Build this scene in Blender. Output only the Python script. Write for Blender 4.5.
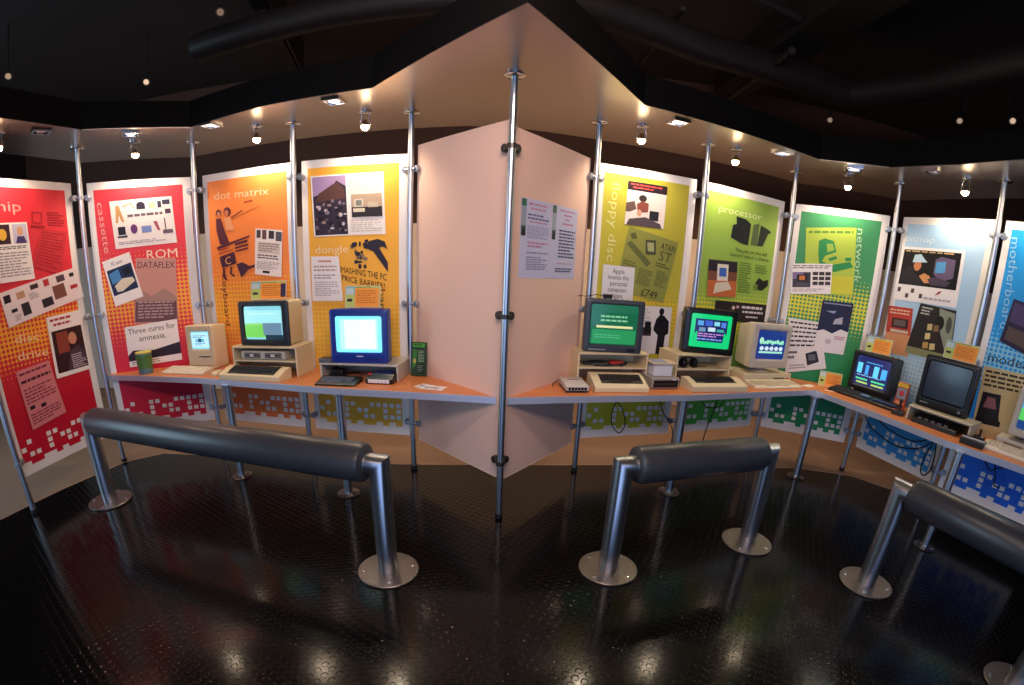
import bpy, math, random
from mathutils import Vector, Matrix
random.seed(7)
for o in list(bpy.data.objects): bpy.data.objects.remove(o)
S = bpy.context.scene
COL = S.collection
PI = math.pi
sin, cos = math.sin, math.cos

# ------------------------------------------------------------------ camera (wide fisheye lens), world, exposure
cd = bpy.data.cameras.new('camera'); cam = bpy.data.objects.new('camera', cd); COL.objects.link(cam)
cd.type = 'PANO'; cd.panorama_type = 'FISHEYE_LENS_POLYNOMIAL'
cd.sensor_fit = 'HORIZONTAL'; cd.sensor_width = 36; cd.fisheye_fov = 3.1
cd.fisheye_polynomial_k0 = 0
cd.fisheye_polynomial_k1 = -0.05887599666608699
cd.fisheye_polynomial_k2 = -7.2646665214917e-05
cd.fisheye_polynomial_k3 = 2.661835936414832e-05
cd.fisheye_polynomial_k4 = -3.654346290193531e-07
cd.shift_x = -2.036 / 1024; cd.shift_y = 104.86 / 685
cam.matrix_world = (Matrix.Translation((0, 0, 1.55)) @ Matrix.Rotation(PI / 2 - 0.375773, 4, 'X') @ Matrix.Rotation(0.043275, 4, 'Z'))
S.camera = cam
S.view_settings.view_transform = 'Standard'; S.view_settings.look = 'None'
S.view_settings.gamma = 1; S.view_settings.use_curve_mapping = False
S.view_settings.exposure = 0.0
W = bpy.data.worlds.new('world'); S.world = W; W.use_nodes = True
W.node_tree.nodes['Background'].inputs['Color'].default_value = (0.78, 0.72, 0.82, 1)
W.node_tree.nodes['Background'].inputs['Strength'].default_value = 0.09


def area(name, loc, target, sx, sy, energy, color):
    l = bpy.data.lights.new(name, 'AREA'); l.shape = 'RECTANGLE'; l.size = sx; l.size_y = sy; l.energy = energy; l.color = color
    o = bpy.data.objects.new(name, l); COL.objects.link(o); o.location = loc
    o.rotation_euler = (Vector(target) - Vector(loc)).to_track_quat('-Z', 'Y').to_euler()
    return o


area('entrance_daylight', (0.0, -4.6, 1.5), (0, 3, 0.9), 6.0, 2.8, 135, (0.36, 0.55, 1.0))
area('side_daylight', (-6.6, 0.4, 1.4), (-1, 2.4, 0.6), 2.4, 2.4, 100, (0.55, 0.8, 1.0))
area('hall_fill', (0.0, -0.5, 2.95), (0, 2.7, 1.5), 2.4, 0.5, 62, (1.0, 0.74, 0.61))  # added warm fill for the pink prow and panels, no real lamp
area('prow_fill', (0.0, 1.25, 2.75), (0, 2.75, 1.75), 0.9, 0.15, 20, (1.0, 0.74, 0.61))  # unseen fill added near the soffit to brighten the upper prow
area('back_fill', (-2.2, 4.5, 2.45), (-2.2, 4.55, 0), 3.6, 0.15, 24, (1.0, 0.70, 0.48))  # added fill for carpet and pale wall behind the left panels, no fixture
area('back_fill', (1.6, 4.75, 2.45), (1.6, 4.8, 0), 3.6, 0.15, 24, (1.0, 0.70, 0.48))  # the same added fill behind the right panels


# ------------------------------------------------------------------ materials
def lin(c):
    if isinstance(c, str):
        c = tuple(int(c[i:i + 2], 16) / 255 for i in (0, 2, 4))
    return tuple(((x + 0.055) / 1.055) ** 2.4 if x > 0.04045 else x / 12.92 for x in c)


_m = {}


def mat(col, rough=0.6, metal=0.0, emit=0.0, spec=0.5, bump=0.0, bscale=120.0, aniso=0.0, coat=0.0, var=0.0):
    key = (col, rough, metal, emit, spec, bump, bscale, aniso, coat, var)
    if key in _m: return _m[key]
    m = bpy.data.materials.new('material_' + str(len(_m))); m.use_nodes = True
    nt = m.node_tree; b = nt.nodes['Principled BSDF']; c = lin(col)
    b.inputs['Base Color'].default_value = (*c, 1)
    b.inputs['Roughness'].default_value = rough; b.inputs['Metallic'].default_value = metal
    b.inputs['Specular IOR Level'].default_value = spec
    if aniso: b.inputs['Anisotropic'].default_value = aniso
    if coat: b.inputs['Coat Weight'].default_value = coat; b.inputs['Coat Roughness'].default_value = 0.1
    if emit:
        b.inputs['Emission Color'].default_value = (*c, 1); b.inputs['Emission Strength'].default_value = emit
        b.inputs['Base Color'].default_value = (*(x * 0.2 for x in c), 1)
    if bump or var:
        tc = nt.nodes.new('ShaderNodeTexCoord'); n = nt.nodes.new('ShaderNodeTexNoise')
        n.inputs['Scale'].default_value = bscale; n.inputs['Detail'].default_value = 3
        nt.links.new(tc.outputs['Object'], n.inputs['Vector'])
        if bump:
            bp = nt.nodes.new('ShaderNodeBump'); bp.inputs['Strength'].default_value = bump; bp.inputs['Distance'].default_value = 0.002
            nt.links.new(n.outputs['Fac'], bp.inputs['Height']); nt.links.new(bp.outputs['Normal'], b.inputs['Normal'])
        if var:
            mx = nt.nodes.new('ShaderNodeMix'); mx.data_type = 'RGBA'
            mx.inputs['A'].default_value = (*(x * (1 - var) for x in c), 1); mx.inputs['B'].default_value = (*(min(1, x * (1 + var)) for x in c), 1)
            nt.links.new(n.outputs['Fac'], mx.inputs['Factor']); nt.links.new(mx.outputs['Result'], b.inputs['Base Color'])
    _m[key] = m
    return m


def paper(col): return mat(col, 0.55, 0, 0, 0.3)


STEEL = mat('C4C8CE', 0.32, 1.0)
BRUSHED = mat('B9BCC2', 0.34, 1.0, bump=0.04, bscale=60)
CHROME = mat('DDE0E4', 0.12, 1.0)
PLATE = mat('8C8480', 0.4, 1.0, bump=0.03)
LEATHER = mat('33363C', 0.34, 0, 0, 0.5, bump=0.12, bscale=90)
WHITEB = mat('E8E3E0', 0.5, 0, 0, 0.35)
CREAM = mat('D3C29C', 0.55, bump=0.05)
BEIGE = mat('CFC2A2', 0.5, bump=0.04)
BEIGE2 = mat('BDB7AC', 0.5, bump=0.04)
KEYB = mat('D8CDB4', 0.5)
BLACKP = mat('101114', 0.35)
BLACKM = mat('0B0B0D', 0.6)
CHARC = mat('2A2D33', 0.45)
GREYP = mat('8E8C88', 0.5)
BLUEP = mat('17308A', 0.35)
RUBBER = mat('0A0A0B', 0.7)
WOOD = None


def node_mat(name, fn):
    m = bpy.data.materials.new(name); m.use_nodes = True
    nt = m.node_tree; fn(nt, nt.nodes['Principled BSDF']); return m


def _math(nt, op, a, b=None, c=None):
    n = nt.nodes.new('ShaderNodeMath'); n.operation = op
    for i, x in enumerate((a, b, c)):
        if x is None: continue
        if isinstance(x, (int, float)): n.inputs[i].default_value = x
        else: nt.links.new(x, n.inputs[i])
    return n.outputs[0]


def _mix(nt, f, a, b):
    n = nt.nodes.new('ShaderNodeMix'); n.data_type = 'RGBA'
    for s, x in (('Factor', f), ('A', a), ('B', b)):
        if isinstance(x, tuple): n.inputs[s].default_value = (*x, 1)
        elif isinstance(x, (int, float)): n.inputs[s].default_value = x
        else: nt.links.new(x, n.inputs[s])
    return n.outputs['Result']


def wood_fn(nt, b):
    tc = nt.nodes.new('ShaderNodeTexCoord'); mp = nt.nodes.new('ShaderNodeMapping'); mp.inputs['Scale'].default_value = (2.5, 30, 30)
    nz = nt.nodes.new('ShaderNodeTexNoise'); nz.inputs['Scale'].default_value = 3; nz.inputs['Detail'].default_value = 6
    nt.links.new(tc.outputs['Object'], mp.inputs['Vector']); nt.links.new(mp.outputs['Vector'], nz.inputs['Vector'])
    nt.links.new(_mix(nt, nz.outputs['Fac'], lin('B5683A'), lin('DB8D56')), b.inputs['Base Color'])
    b.inputs['Roughness'].default_value = 0.38


WOOD = node_mat('beech_laminate', wood_fn)


def rubber_floor_fn(nt, b):
    tc = nt.nodes.new('ShaderNodeTexCoord'); sp = nt.nodes.new('ShaderNodeSeparateXYZ')
    mp = nt.nodes.new('ShaderNodeMapping'); mp.inputs['Rotation'].default_value = (0, 0, 0.5)
    nt.links.new(tc.outputs['Object'], mp.inputs['Vector']); nt.links.new(mp.outputs['Vector'], sp.inputs['Vector'])
    p = 0.043
    fx = _math(nt, 'SUBTRACT', _math(nt, 'FRACT', _math(nt, 'DIVIDE', sp.outputs['X'], p)), 0.5)
    fy = _math(nt, 'SUBTRACT', _math(nt, 'FRACT', _math(nt, 'DIVIDE', sp.outputs['Y'], p)), 0.5)
    d = _math(nt, 'SQRT', _math(nt, 'ADD', _math(nt, 'MULTIPLY', fx, fx), _math(nt, 'MULTIPLY', fy, fy)))
    mr = nt.nodes.new('ShaderNodeMapRange'); mr.interpolation_type = 'SMOOTHSTEP'
    nt.links.new(d, mr.inputs['Value'])
    mr.inputs['From Min'].default_value = 0.28; mr.inputs['From Max'].default_value = 0.40
    mr.inputs['To Min'].default_value = 1; mr.inputs['To Max'].default_value = 0
    # seams between the rubber tiles, about 1.2 m apart
    sx = _math(nt, 'ABSOLUTE', _math(nt, 'SUBTRACT', _math(nt, 'FRACT', _math(nt, 'DIVIDE', _math(nt, 'ADD', sp.outputs['X'], 0.4), 1.29)), 0.5))
    seam = _math(nt, 'LESS_THAN', sx, 0.0035)
    h = _math(nt, 'SUBTRACT', mr.outputs['Result'], _math(nt, 'MULTIPLY', seam, 1.0))
    bp = nt.nodes.new('ShaderNodeBump'); bp.inputs['Strength'].default_value = 0.4; bp.inputs['Distance'].default_value = 0.0016
    nt.links.new(h, bp.inputs['Height']); nt.links.new(bp.outputs['Normal'], b.inputs['Normal'])
    b.inputs['Base Color'].default_value = (0.004, 0.0036, 0.004, 1)
    nz = nt.nodes.new('ShaderNodeTexNoise'); nz.inputs['Scale'].default_value = 2.0
    nt.links.new(tc.outputs['Object'], nz.inputs['Vector'])
    nt.links.new(_math(nt, 'MULTIPLY_ADD', nz.outputs['Fac'], 0.10, 0.09), b.inputs['Roughness'])
    b.inputs['Specular IOR Level'].default_value = 0.2


RUBFLOOR = node_mat('studded_rubber', rubber_floor_fn)


def carpet_fn(nt, b):
    tc = nt.nodes.new('ShaderNodeTexCoord'); nz = nt.nodes.new('ShaderNodeTexNoise')
    nz.inputs['Scale'].default_value = 160; nz.inputs['Detail'].default_value = 4
    nt.links.new(tc.outputs['Object'], nz.inputs['Vector'])
    nt.links.new(_mix(nt, nz.outputs['Fac'], lin('6E5644'), lin('B4977E')), b.inputs['Base Color'])
    b.inputs['Roughness'].default_value = 0.95
    bp = nt.nodes.new('ShaderNodeBump'); bp.inputs['Strength'].default_value = 0.4; bp.inputs['Distance'].default_value = 0.004
    nt.links.new(nz.outputs['Fac'], bp.inputs['Height']); nt.links.new(bp.outputs['Normal'], b.inputs['Normal'])


CARPET = node_mat('fawn_carpet', carpet_fn)


def soffit_fn(nt, b):
    tc = nt.nodes.new('ShaderNodeTexCoord'); mp = nt.nodes.new('ShaderNodeMapping'); mp.inputs['Scale'].default_value = (2, 90, 1)
    nz = nt.nodes.new('ShaderNodeTexNoise'); nz.inputs['Scale'].default_value = 5; nz.inputs['Detail'].default_value = 3
    nt.links.new(tc.outputs['Object'], mp.inputs['Vector']); nt.links.new(mp.outputs['Vector'], nz.inputs['Vector'])
    nt.links.new(_mix(nt, nz.outputs['Fac'], lin('A2948E'), lin('B4A7A1')), b.inputs['Base Color'])
    b.inputs['Metallic'].default_value = 1; b.inputs['Roughness'].default_value = 0.3
    bp = nt.nodes.new('ShaderNodeBump'); bp.inputs['Strength'].default_value = 0.06; bp.inputs['Distance'].default_value = 0.002
    nt.links.new(nz.outputs['Fac'], bp.inputs['Height']); nt.links.new(bp.outputs['Normal'], b.inputs['Normal'])


SOFFIT = node_mat('brushed_soffit', soffit_fn)


def print_mat(top, mid, bot, zc, zw, zsplit, pitch=0.034):
    """panel print: two inks, the lower one on some panels darkened as shade, with a halftone dot field of a third ink around height zc"""
    def fn(nt, b):
        tc = nt.nodes.new('ShaderNodeTexCoord'); sp = nt.nodes.new('ShaderNodeSeparateXYZ')
        nt.links.new(tc.outputs['Object'], sp.inputs['Vector'])
        x, z = sp.outputs['X'], sp.outputs['Z']
        fx = _math(nt, 'SUBTRACT', _math(nt, 'FRACT', _math(nt, 'DIVIDE', x, pitch)), 0.5)
        fz = _math(nt, 'SUBTRACT', _math(nt, 'FRACT', _math(nt, 'DIVIDE', z, pitch)), 0.5)
        d = _math(nt, 'SQRT', _math(nt, 'ADD', _math(nt, 'MULTIPLY', fx, fx), _math(nt, 'MULTIPLY', fz, fz)))
        q = _math(nt, 'DIVIDE', _math(nt, 'SUBTRACT', z, zc), zw)
        g = _math(nt, 'EXPONENT', _math(nt, 'MULTIPLY', _math(nt, 'MULTIPLY', q, q), -1.0))
        r = _math(nt, 'SUBTRACT', 0.76, _math(nt, 'MULTIPLY', g, 0.44))
        out = _math(nt, 'GREATER_THAN', d, r)
        mr = nt.nodes.new('ShaderNodeMapRange'); nt.links.new(z, mr.inputs['Value'])
        mr.inputs['From Min'].default_value = zsplit - 0.3; mr.inputs['From Max'].default_value = zsplit + 0.3
        base = _mix(nt, mr.outputs['Result'], lin(bot), lin(top))  # lower tone: part print gradient, part below-counter shade put into the colour
        nt.links.new(_mix(nt, out, base, lin(mid)), b.inputs['Base Color'])
        b.inputs['Roughness'].default_value = 0.5; b.inputs['Specular IOR Level'].default_value = 0.35
    return node_mat('panel_print', fn)


# ------------------------------------------------------------------ mesh builder
class MB:
    def __init__(s):
        s.v, s.f, s.mi, s.ms, s.sm = [], [], [], [], []

    def slot(s, m):
        if m not in s.ms: s.ms.append(m)
        return s.ms.index(m)

    def add(s, vs, fs, m, smooth=False):
        o = len(s.v); s.v += [tuple(p) for p in vs]; k = s.slot(m)
        for f in fs:
            s.f.append(tuple(i + o for i in f)); s.mi.append(k); s.sm.append(smooth)

    def face(s, pts, m): s.add(pts, [tuple(range(len(pts)))], m)

    def box(s, x0, x1, y0, y1, z0, z1, m, M=None):
        vs = [Vector((x, y, z)) for x in (x0, x1) for y in (y0, y1) for z in (z0, z1)]
        if M is not None: vs = [M @ p for p in vs]
        s.add(vs, [(0, 1, 3, 2), (4, 6, 7, 5), (0, 4, 5, 1), (2, 3, 7, 6), (0, 2, 6, 4), (1, 5, 7, 3)], m)

    def rings(s, rs, m, cap0=True, cap1=True, smooth=True):
        n = len(rs[0]); vs = [p for r in rs for p in r]; fs = []
        for i in range(len(rs) - 1):
            for j in range(n):
                k = (j + 1) % n
                fs.append((i * n + j, i * n + k, (i + 1) * n + k, (i + 1) * n + j))
        s.add(vs, fs, m, smooth)
        if cap0: s.add(list(rs[0])[::-1], [tuple(range(n))], m)
        if cap1: s.add(rs[-1], [tuple(range(n))], m)

    def tube(s, pts, r, m, n=12, cap=True):
        pts = [Vector(p) for p in pts]; rs = []; up = None
        for i, p in enumerate(pts):
            t = (pts[min(i + 1, len(pts) - 1)] - pts[max(i - 1, 0)]).normalized()
            if up is None:
                up = Vector((0, 0, 1)) if abs(t.z) < 0.9 else Vector((1, 0, 0))
            a = t.cross(up).normalized(); b = a.cross(t).normalized(); up = b
            rr = r[i] if isinstance(r, (list, tuple)) else r
            rs.append([p + (a * cos(2 * PI * k / n) + b * sin(2 * PI * k / n)) * rr for k in range(n)])
        s.rings([list(reversed(q)) for q in rs], m, cap, cap)

    def lathe(s, prof, c, m, n=32, axis='z'):
        c = Vector(c); rs = []
        for r, h in prof:
            ring = []
            for k in range(n):
                a = 2 * PI * k / n
                if axis == 'z': ring.append(c + Vector((r * cos(a), r * sin(a), h)))
                elif axis == 'y': ring.append(c + Vector((r * cos(a), h, -r * sin(a))))
                else: ring.append(c + Vector((h, r * cos(a), r * sin(a))))
            rs.append(ring)
        s.rings(rs, m, prof[0][0] > 1e-4, prof[-1][0] > 1e-4)

    def prism(s, poly, z0, z1, m, side=None):
        n = len(poly); a = [(x, y, z0) for x, y in poly]; b = [(x, y, z1) for x, y in poly]
        s.face(b, m); s.face(a[::-1], m)
        s.add(a + b, [(i, (i + 1) % n, n + (i + 1) % n, n + i) for i in range(n)], side or m)

    def loft(s, secs, m, cap0=True, cap1=True, seg=4, smooth=True):
        """secs: (y, x0, x1, z0, z1, radius) rounded rectangles along depth"""
        rs = []
        for y, x0, x1, z0, z1, r in secs:
            ring = []
            for cx, cz, a0 in ((x1 - r, z1 - r, 0), (x0 + r, z1 - r, 90), (x0 + r, z0 + r, 180), (x1 - r, z0 + r, 270)):
                for k in range(seg + 1):
                    a = math.radians(a0 + 90 * k / seg); ring.append((cx + r * cos(a), y, cz + r * sin(a)))
            rs.append(ring)
        s.rings(rs, m, cap0, cap1, smooth)

    def build(s, name, parent=None, loc=None, bevel=0.0, label=None, angle=35):
        me = bpy.data.meshes.new(name); me.from_pydata(s.v, [], s.f)
        for m in s.ms: me.materials.append(m)
        me.polygons.foreach_set('material_index', s.mi); me.polygons.foreach_set('use_smooth', [True] * len(s.f))
        me.update(); me.set_sharp_from_angle(angle=math.radians(angle))
        o = bpy.data.objects.new(name, me); COL.objects.link(o)
        if parent: o.parent = parent
        if loc: o.location = loc
        if label: o['label'] = label
        if bevel:
            b = o.modifiers.new('soft_edges', 'BEVEL'); b.width = bevel; b.segments = 2; b.limit_method = 'ANGLE'; b.angle_limit = math.radians(40)
        return o


def tag(o, label, cat, group=None, kind=None):
    o['label'] = label; o['category'] = cat
    if group: o['group'] = group
    if kind: o['kind'] = kind
    return o


def thing(name, label, cat, loc, yaw=0.0, group=None):
    o = bpy.data.objects.new(name, None); COL.objects.link(o); o.empty_display_size = 0.1
    o.location = loc; o.rotation_euler = (0, 0, math.radians(yaw))
    return tag(o, label, cat, group)


def struct(mb, name, **k):
    o = mb.build(name, **k); o['kind'] = 'structure'; return o


_tc = {}


def text_polys(body):
    """outline of a line of lettering, scaled to unit cap height, left aligned at the origin"""
    if body in _tc: return _tc[body]
    c = bpy.data.curves.new('lettering', 'FONT'); c.body = body; c.size = 1.0; c.resolution_u = 2
    o = bpy.data.objects.new('lettering', c); COL.objects.link(o)
    dg = bpy.context.evaluated_depsgraph_get(); me = o.evaluated_get(dg).to_mesh()
    vs = [(p.co.x, p.co.y) for p in me.vertices]; fs = [tuple(p.vertices) for p in me.polygons]
    o.evaluated_get(dg).to_mesh_clear()
    bpy.data.objects.remove(o); bpy.data.curves.remove(c)
    x1 = max((x for x, y in vs), default=1)
    _tc[body] = (vs, fs, x1)
    return _tc[body]


# ------------------------------------------------------------------ flat artwork: sheets drawn from shapes in unit coordinates (x right, y down)
def bil(q):
    tl, tr, br, bl = [Vector(p) for p in q]
    return lambda x, y: (tl * (1 - x) + tr * x) * (1 - y) + (bl * (1 - x) + br * x) * y


def draw(mb, q, shapes, off, step=0.0004, matf=paper, aspect=None):
    """q: four corners in panel coordinates (s, z), shapes are laid on the sheet in order, each a hair in front of the last"""
    f = bil(q); tl, tr, br, bl = [Vector(p) for p in q]
    asp = aspect or ((tr - tl).length / max(1e-6, (tl - bl).length))
    y = -off

    def P(x, yy): p = f(x, yy); return (p.x, y, p.y)

    for s in shapes:
        k = s[0]
        if k == 'r':
            x0, y0, x1, y1, c = s[1:]; mb.face([P(x0, y1), P(x1, y1), P(x1, y0), P(x0, y0)], matf(c))
        elif k == 'p':
            pts = [P(a, b) for a, b in s[1]]; mb.face(pts, matf(s[2]))
        elif k == 'e':
            cx, cy, rx, ry, c = s[1:]; mb.face([P(cx + rx * cos(-2 * PI * i / 20), cy + ry * sin(-2 * PI * i / 20)) for i in range(20)], matf(c))
        elif k == 'l':      # lines of small print
            x0, y0, x1, y1, n, c = s[1:]; rnd = random.Random(int((x0 + y0 + x1 * 3 + y1 * 7) * 1000))
            h = (y1 - y0) / n
            for i in range(n):
                e = x1 - (x1 - x0) * rnd.choice((0, 0.03, 0.06, 0.1, 0.3)); a = x0
                while a < e - 0.01:
                    w = min(e - a, (x1 - x0) * rnd.uniform(0.08, 0.2)); yy = y0 + i * h
                    mb.face([P(a, yy + h * 0.55), P(a + w, yy + h * 0.55), P(a + w, yy + h * 0.08), P(a, yy + h * 0.08)], matf(c)); a += w + (x1 - x0) * 0.03
        elif k == 't':      # lettering: x, baseline y, height, text, colour, total width (optional), rotated
            x, by, hgt, body, c = s[1:6]; wid = s[6] if len(s) > 6 else None; rot = s[7] if len(s) > 7 else 0
            vs, fs, x1 = text_polys(body); sc = hgt / 0.72
            if not rot:
                sx = (wid / x1) if wid else sc / asp
                mb.add([P(x + a * sx, by - b * sc) for a, b in vs], fs, matf(c))
            else:           # reads downwards: hgt is the width of the letters across, wid the length down
                sx = hgt / 0.72; sy = wid / x1
                mb.add([P(x + b * sx, by + a * sy) for a, b in vs], fs, matf(c))
        y -= step
    return y


# ------------------------------------------------------------------ measured plan of the place (metres, camera foot at the origin)
PO = {'D1': (-2.092, 3.08), 'D2': (-1.146, 2.912), 'D3': (1.17, 3.156), 'D4': (2.46, 3.52), 'D5': (2.91, 2.365),
      'P0': (-3.436, 2.235), 'P1': (-3.387, 3.196), 'P2': (-2.606, 3.624), 'P3': (-1.654, 3.468), 'P4': (-0.771, 3.389),
      'P5': (-0.079, 2.70), 'P6': (0.483, 3.484), 'P7': (1.344, 3.726), 'P8': (2.288, 4.082), 'P9': (3.082, 3.707),
      'P10': (3.31, 2.851), 'P11': (3.70, 2.03)}
SZ = 2.561      # underside of the metal soffit
TZ = 0.765      # worktop
PB, PT = 0.25, 2.296


def offset_path(pts, d):
    """shift a polyline sideways (to its left) by d"""
    out = []
    for i, p in enumerate(pts):
        ns = []
        for a, b in ((i - 1, i), (i, i + 1)):
            if a < 0 or b >= len(pts): continue
            v = Vector(pts[b]) - Vector(pts[a]); v.normalize(); ns.append(Vector((-v.y, v.x)))
        n = sum(ns, Vector((0, 0)))
        if len(ns) == 2: n = n / (1 + ns[0].dot(ns[1]))
        out.append((p[0] + n.x * d, p[1] + n.y * d))
    return out


# ------------------------------------------------------------------ setting
mb = MB(); mb.box(-7, 7, -5, 6.2, -0.11, -0.012, CARPET); struct(mb, 'floor')
edge = [(-4.4, 0.8), (-3.80, 1.70), (-3.66, 2.05), (-3.55, 2.59), (-3.37, 3.18), (-3.11, 3.42), (-1.58, 3.46), (-0.9, 3.46), (-0.47, 3.5), (0.34, 3.58), (1.07, 3.66),
        (2.6, 3.72), (3.11, 3.58), (3.46, 3.2), (3.81, 2.41), (4.2, 1.4)]
poly = [(4.2, -3.5), (-4.4, -3.5)] + edge
mb = MB(); mb.prism(poly[::-1], -0.0119, 0.0, RUBFLOOR); struct(mb, 'floor_rubber')
mb = MB(); m = mat('A9886E', 0.5)
mb.tube([(x, y, -0.006) for x, y in edge], 0.010, m, 6); struct(mb, 'trim_1')
mb = MB(); mb.box(-7, 7, -5, 6.2, 3.75, 3.85, mat('241C1C', 0.8, var=0.3, bscale=3)); struct(mb, 'ceiling')
wl = mat('4A3226', 0.85)
mb = MB(); mb.box(-7, 7, 5.6, 5.7, -0.01, 3.75, wl); mb.box(-6.9, 6.9, 5.56, 5.6, 0, 1.98, mat('D9C6B4', 0.8)); struct(mb, 'wall_back')
mb = MB(); mb.box(-7.1, -7, -5, 5.7, -0.01, 3.75, mat('1A1415', 0.85)); mb.box(-7.0, -6.96, 1.6, 5.5, 0, 1.98, mat('3A3634', 0.8)); struct(mb, 'wall_left')
mb = MB(); mb.box(7, 7.1, -5, 5.7, -0.01, 3.75, mat('1A1415', 0.85)); struct(mb, 'wall_right')
mb = MB(); mb.box(-7, 7, -5.1, -5, -0.01, 3.75, mat('1A1415', 0.85)); struct(mb, 'wall_front')

inner = [(-4.0, 0.3), (-3.12, 1.5), (-3.06, 2.28), (-2.96, 2.84), (-2.36, 3.25), (-1.67, 3.03), (-0.89, 2.88), (-0.02, 1.93), (0.68, 3.03), (2.2, 3.58), (2.67, 3.35), (2.85, 2.85), (2.92, 2.4), (3.1, 1.6), (3.9, 0.3)]
outer = [(4.8, 0.5), (4.1, 1.9), (3.78, 3.18), (3.6, 4.22), (2.58, 4.51), (1.55, 4.22), (0.56, 3.97), (0.02, 3.80), (-0.42, 3.74), (-0.85, 3.79), (-1.9, 3.93), (-2.97, 4.10), (-3.79, 3.62), (-3.86, 2.7), (-4.2, 1.9), (-4.7, 0.5)]
mb = MB(); FASC = mat('050405', 0.8, spec=0.1)
n = len(inner) + len(outer); pol = inner + outer
mb.prism(pol, SZ + 0.004, SZ + 0.19, FASC)
struct(mb, 'ceiling_soffit')
mb = MB(); mb.prism(pol, SZ, SZ + 0.0039, SOFFIT); struct(mb, 'ceiling_soffit_underside')


# ------------------------------------------------------------------ poles with clamps
def seg_dir(a, b):
    v = Vector(b) - Vector(a); v.normalize(); return v


CL = (2.178, 1.26, 0.378)


def pole(pid, nbrs, label, dark=False, bottom=0.0):
    p = Vector(PO[pid]); r = thing('support_pole', label, 'pole', (p.x, p.y, bottom), 0, 'steel poles between the display panels')
    mb = MB(); mb.lathe([(0.021, 0.03), (0.021, SZ - 0.012 - bottom)], (0, 0, 0), STEEL, 20); mb.build('shaft', r)
    mb = MB(); mb.lathe([(0.0, 0.0), (0.024, 0.0), (0.024, 0.03), (0.0, 0.03)], (0, 0, 0), RUBBER, 20); mb.build('foot', r, label='black rubber foot')
    mb = MB(); mb.lathe([(0.0, SZ - 0.014 - bottom), (0.042, SZ - 0.014 - bottom), (0.058, SZ - 0.006 - bottom), (0.058, SZ - 0.001 - bottom), (0, SZ - 0.001 - bottom)], (0, 0, 0), CHROME, 24); mb.build('collar', r)
    cm = mat('4A4644', 0.4, 0.8) if dark else mat('A2A8B4', 0.42, 0.75)
    for z in CL:
        mb = MB()
        mb.lathe([(0.0225, z - 0.013), (0.028, z - 0.013), (0.028, z + 0.013), (0.0225, z + 0.013)], (0, 0, -bottom), cm, 20)
        for nb in nbrs:
            d = seg_dir(p, PO[nb]); nn = Vector((-d.y, d.x))
            if nn.dot(p) < 0: nn = -nn
            c = d * (0.066 if dark else 0.043) + nn * (0.016 if dark else 0.026)
            M = Matrix.Translation((c.x, c.y, z - bottom)) @ Matrix.Rotation(math.atan2(d.y, d.x), 4, 'Z')
            t = MB(); t.lathe([(0, -0.016), (0.021, -0.016), (0.024, -0.013), (0.024, 0.028), (0, 0.028)], (0, 0, 0), cm, 20, 'y')
            if nn.dot(Vector((-sin(math.atan2(d.y, d.x)), cos(math.atan2(d.y, d.x))))) < 0: M = M @ Matrix.Rotation(PI, 4, 'Z')
            mb.add([M @ Vector(v) for v in t.v], t.f, cm)
            q = d * 0.018; e = d * (0.062 if dark else 0.04)
            mb.tube([(q.x, q.y, z - bottom), (e.x + nn.x * 0.01, e.y + nn.y * 0.01, z - bottom)], 0.011, cm, 10)
        mb.build('clamp', r)
    return r


pole('P0', ['P1'], 'steel pole at the left edge of the picture beside the first red panel', bottom=0)
pole('P1', ['P0', 'P2'], 'steel pole between the two red panels')
pole('P2', ['P1', 'P3'], 'steel pole between the red cassette panel and the orange panel')
pole('P3', ['P2', 'P4'], 'steel pole between the orange panel and the yellow panel')
pole('P4', ['P3', 'P5'], 'steel pole between the yellow panel and the blank pink panel')
pole('P5', ['P4', 'P6'], 'tall near steel pole where the two plain pink panels meet', True)
pole('P6', ['P5', 'P7'], 'steel pole between the pink panel with the notice and the lime panel')
pole('P7', ['P6', 'P8'], 'steel pole between the lime panel and the leaf green panel')
pole('P8', ['P7', 'P9'], 'steel pole between the leaf green panel and the dark green panel')
pole('P9', ['P8', 'P10'], 'steel pole between the dark green panel and the pale blue panel')
pole('P10', ['P9', 'P11'], 'steel pole between the pale blue panel and the bright blue panel')

# ------------------------------------------------------------------ display panels
def panel_frame(a, b, back=0.06):
    A, B = Vector(PO[a]), Vector(PO[b]); d = (B - A).normalized(); n = Vector((-d.y, d.x))
    o = A + n * back
    return o, math.degrees(math.atan2(d.y, d.x)), (B - A).length


PIX = ['.X..XX..XXXXX', 'X...X.XX..X.X', '.XX.X..XX.XXX', 'X..XX.X..X.X.']
LT = 'EFE6E2'


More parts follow.
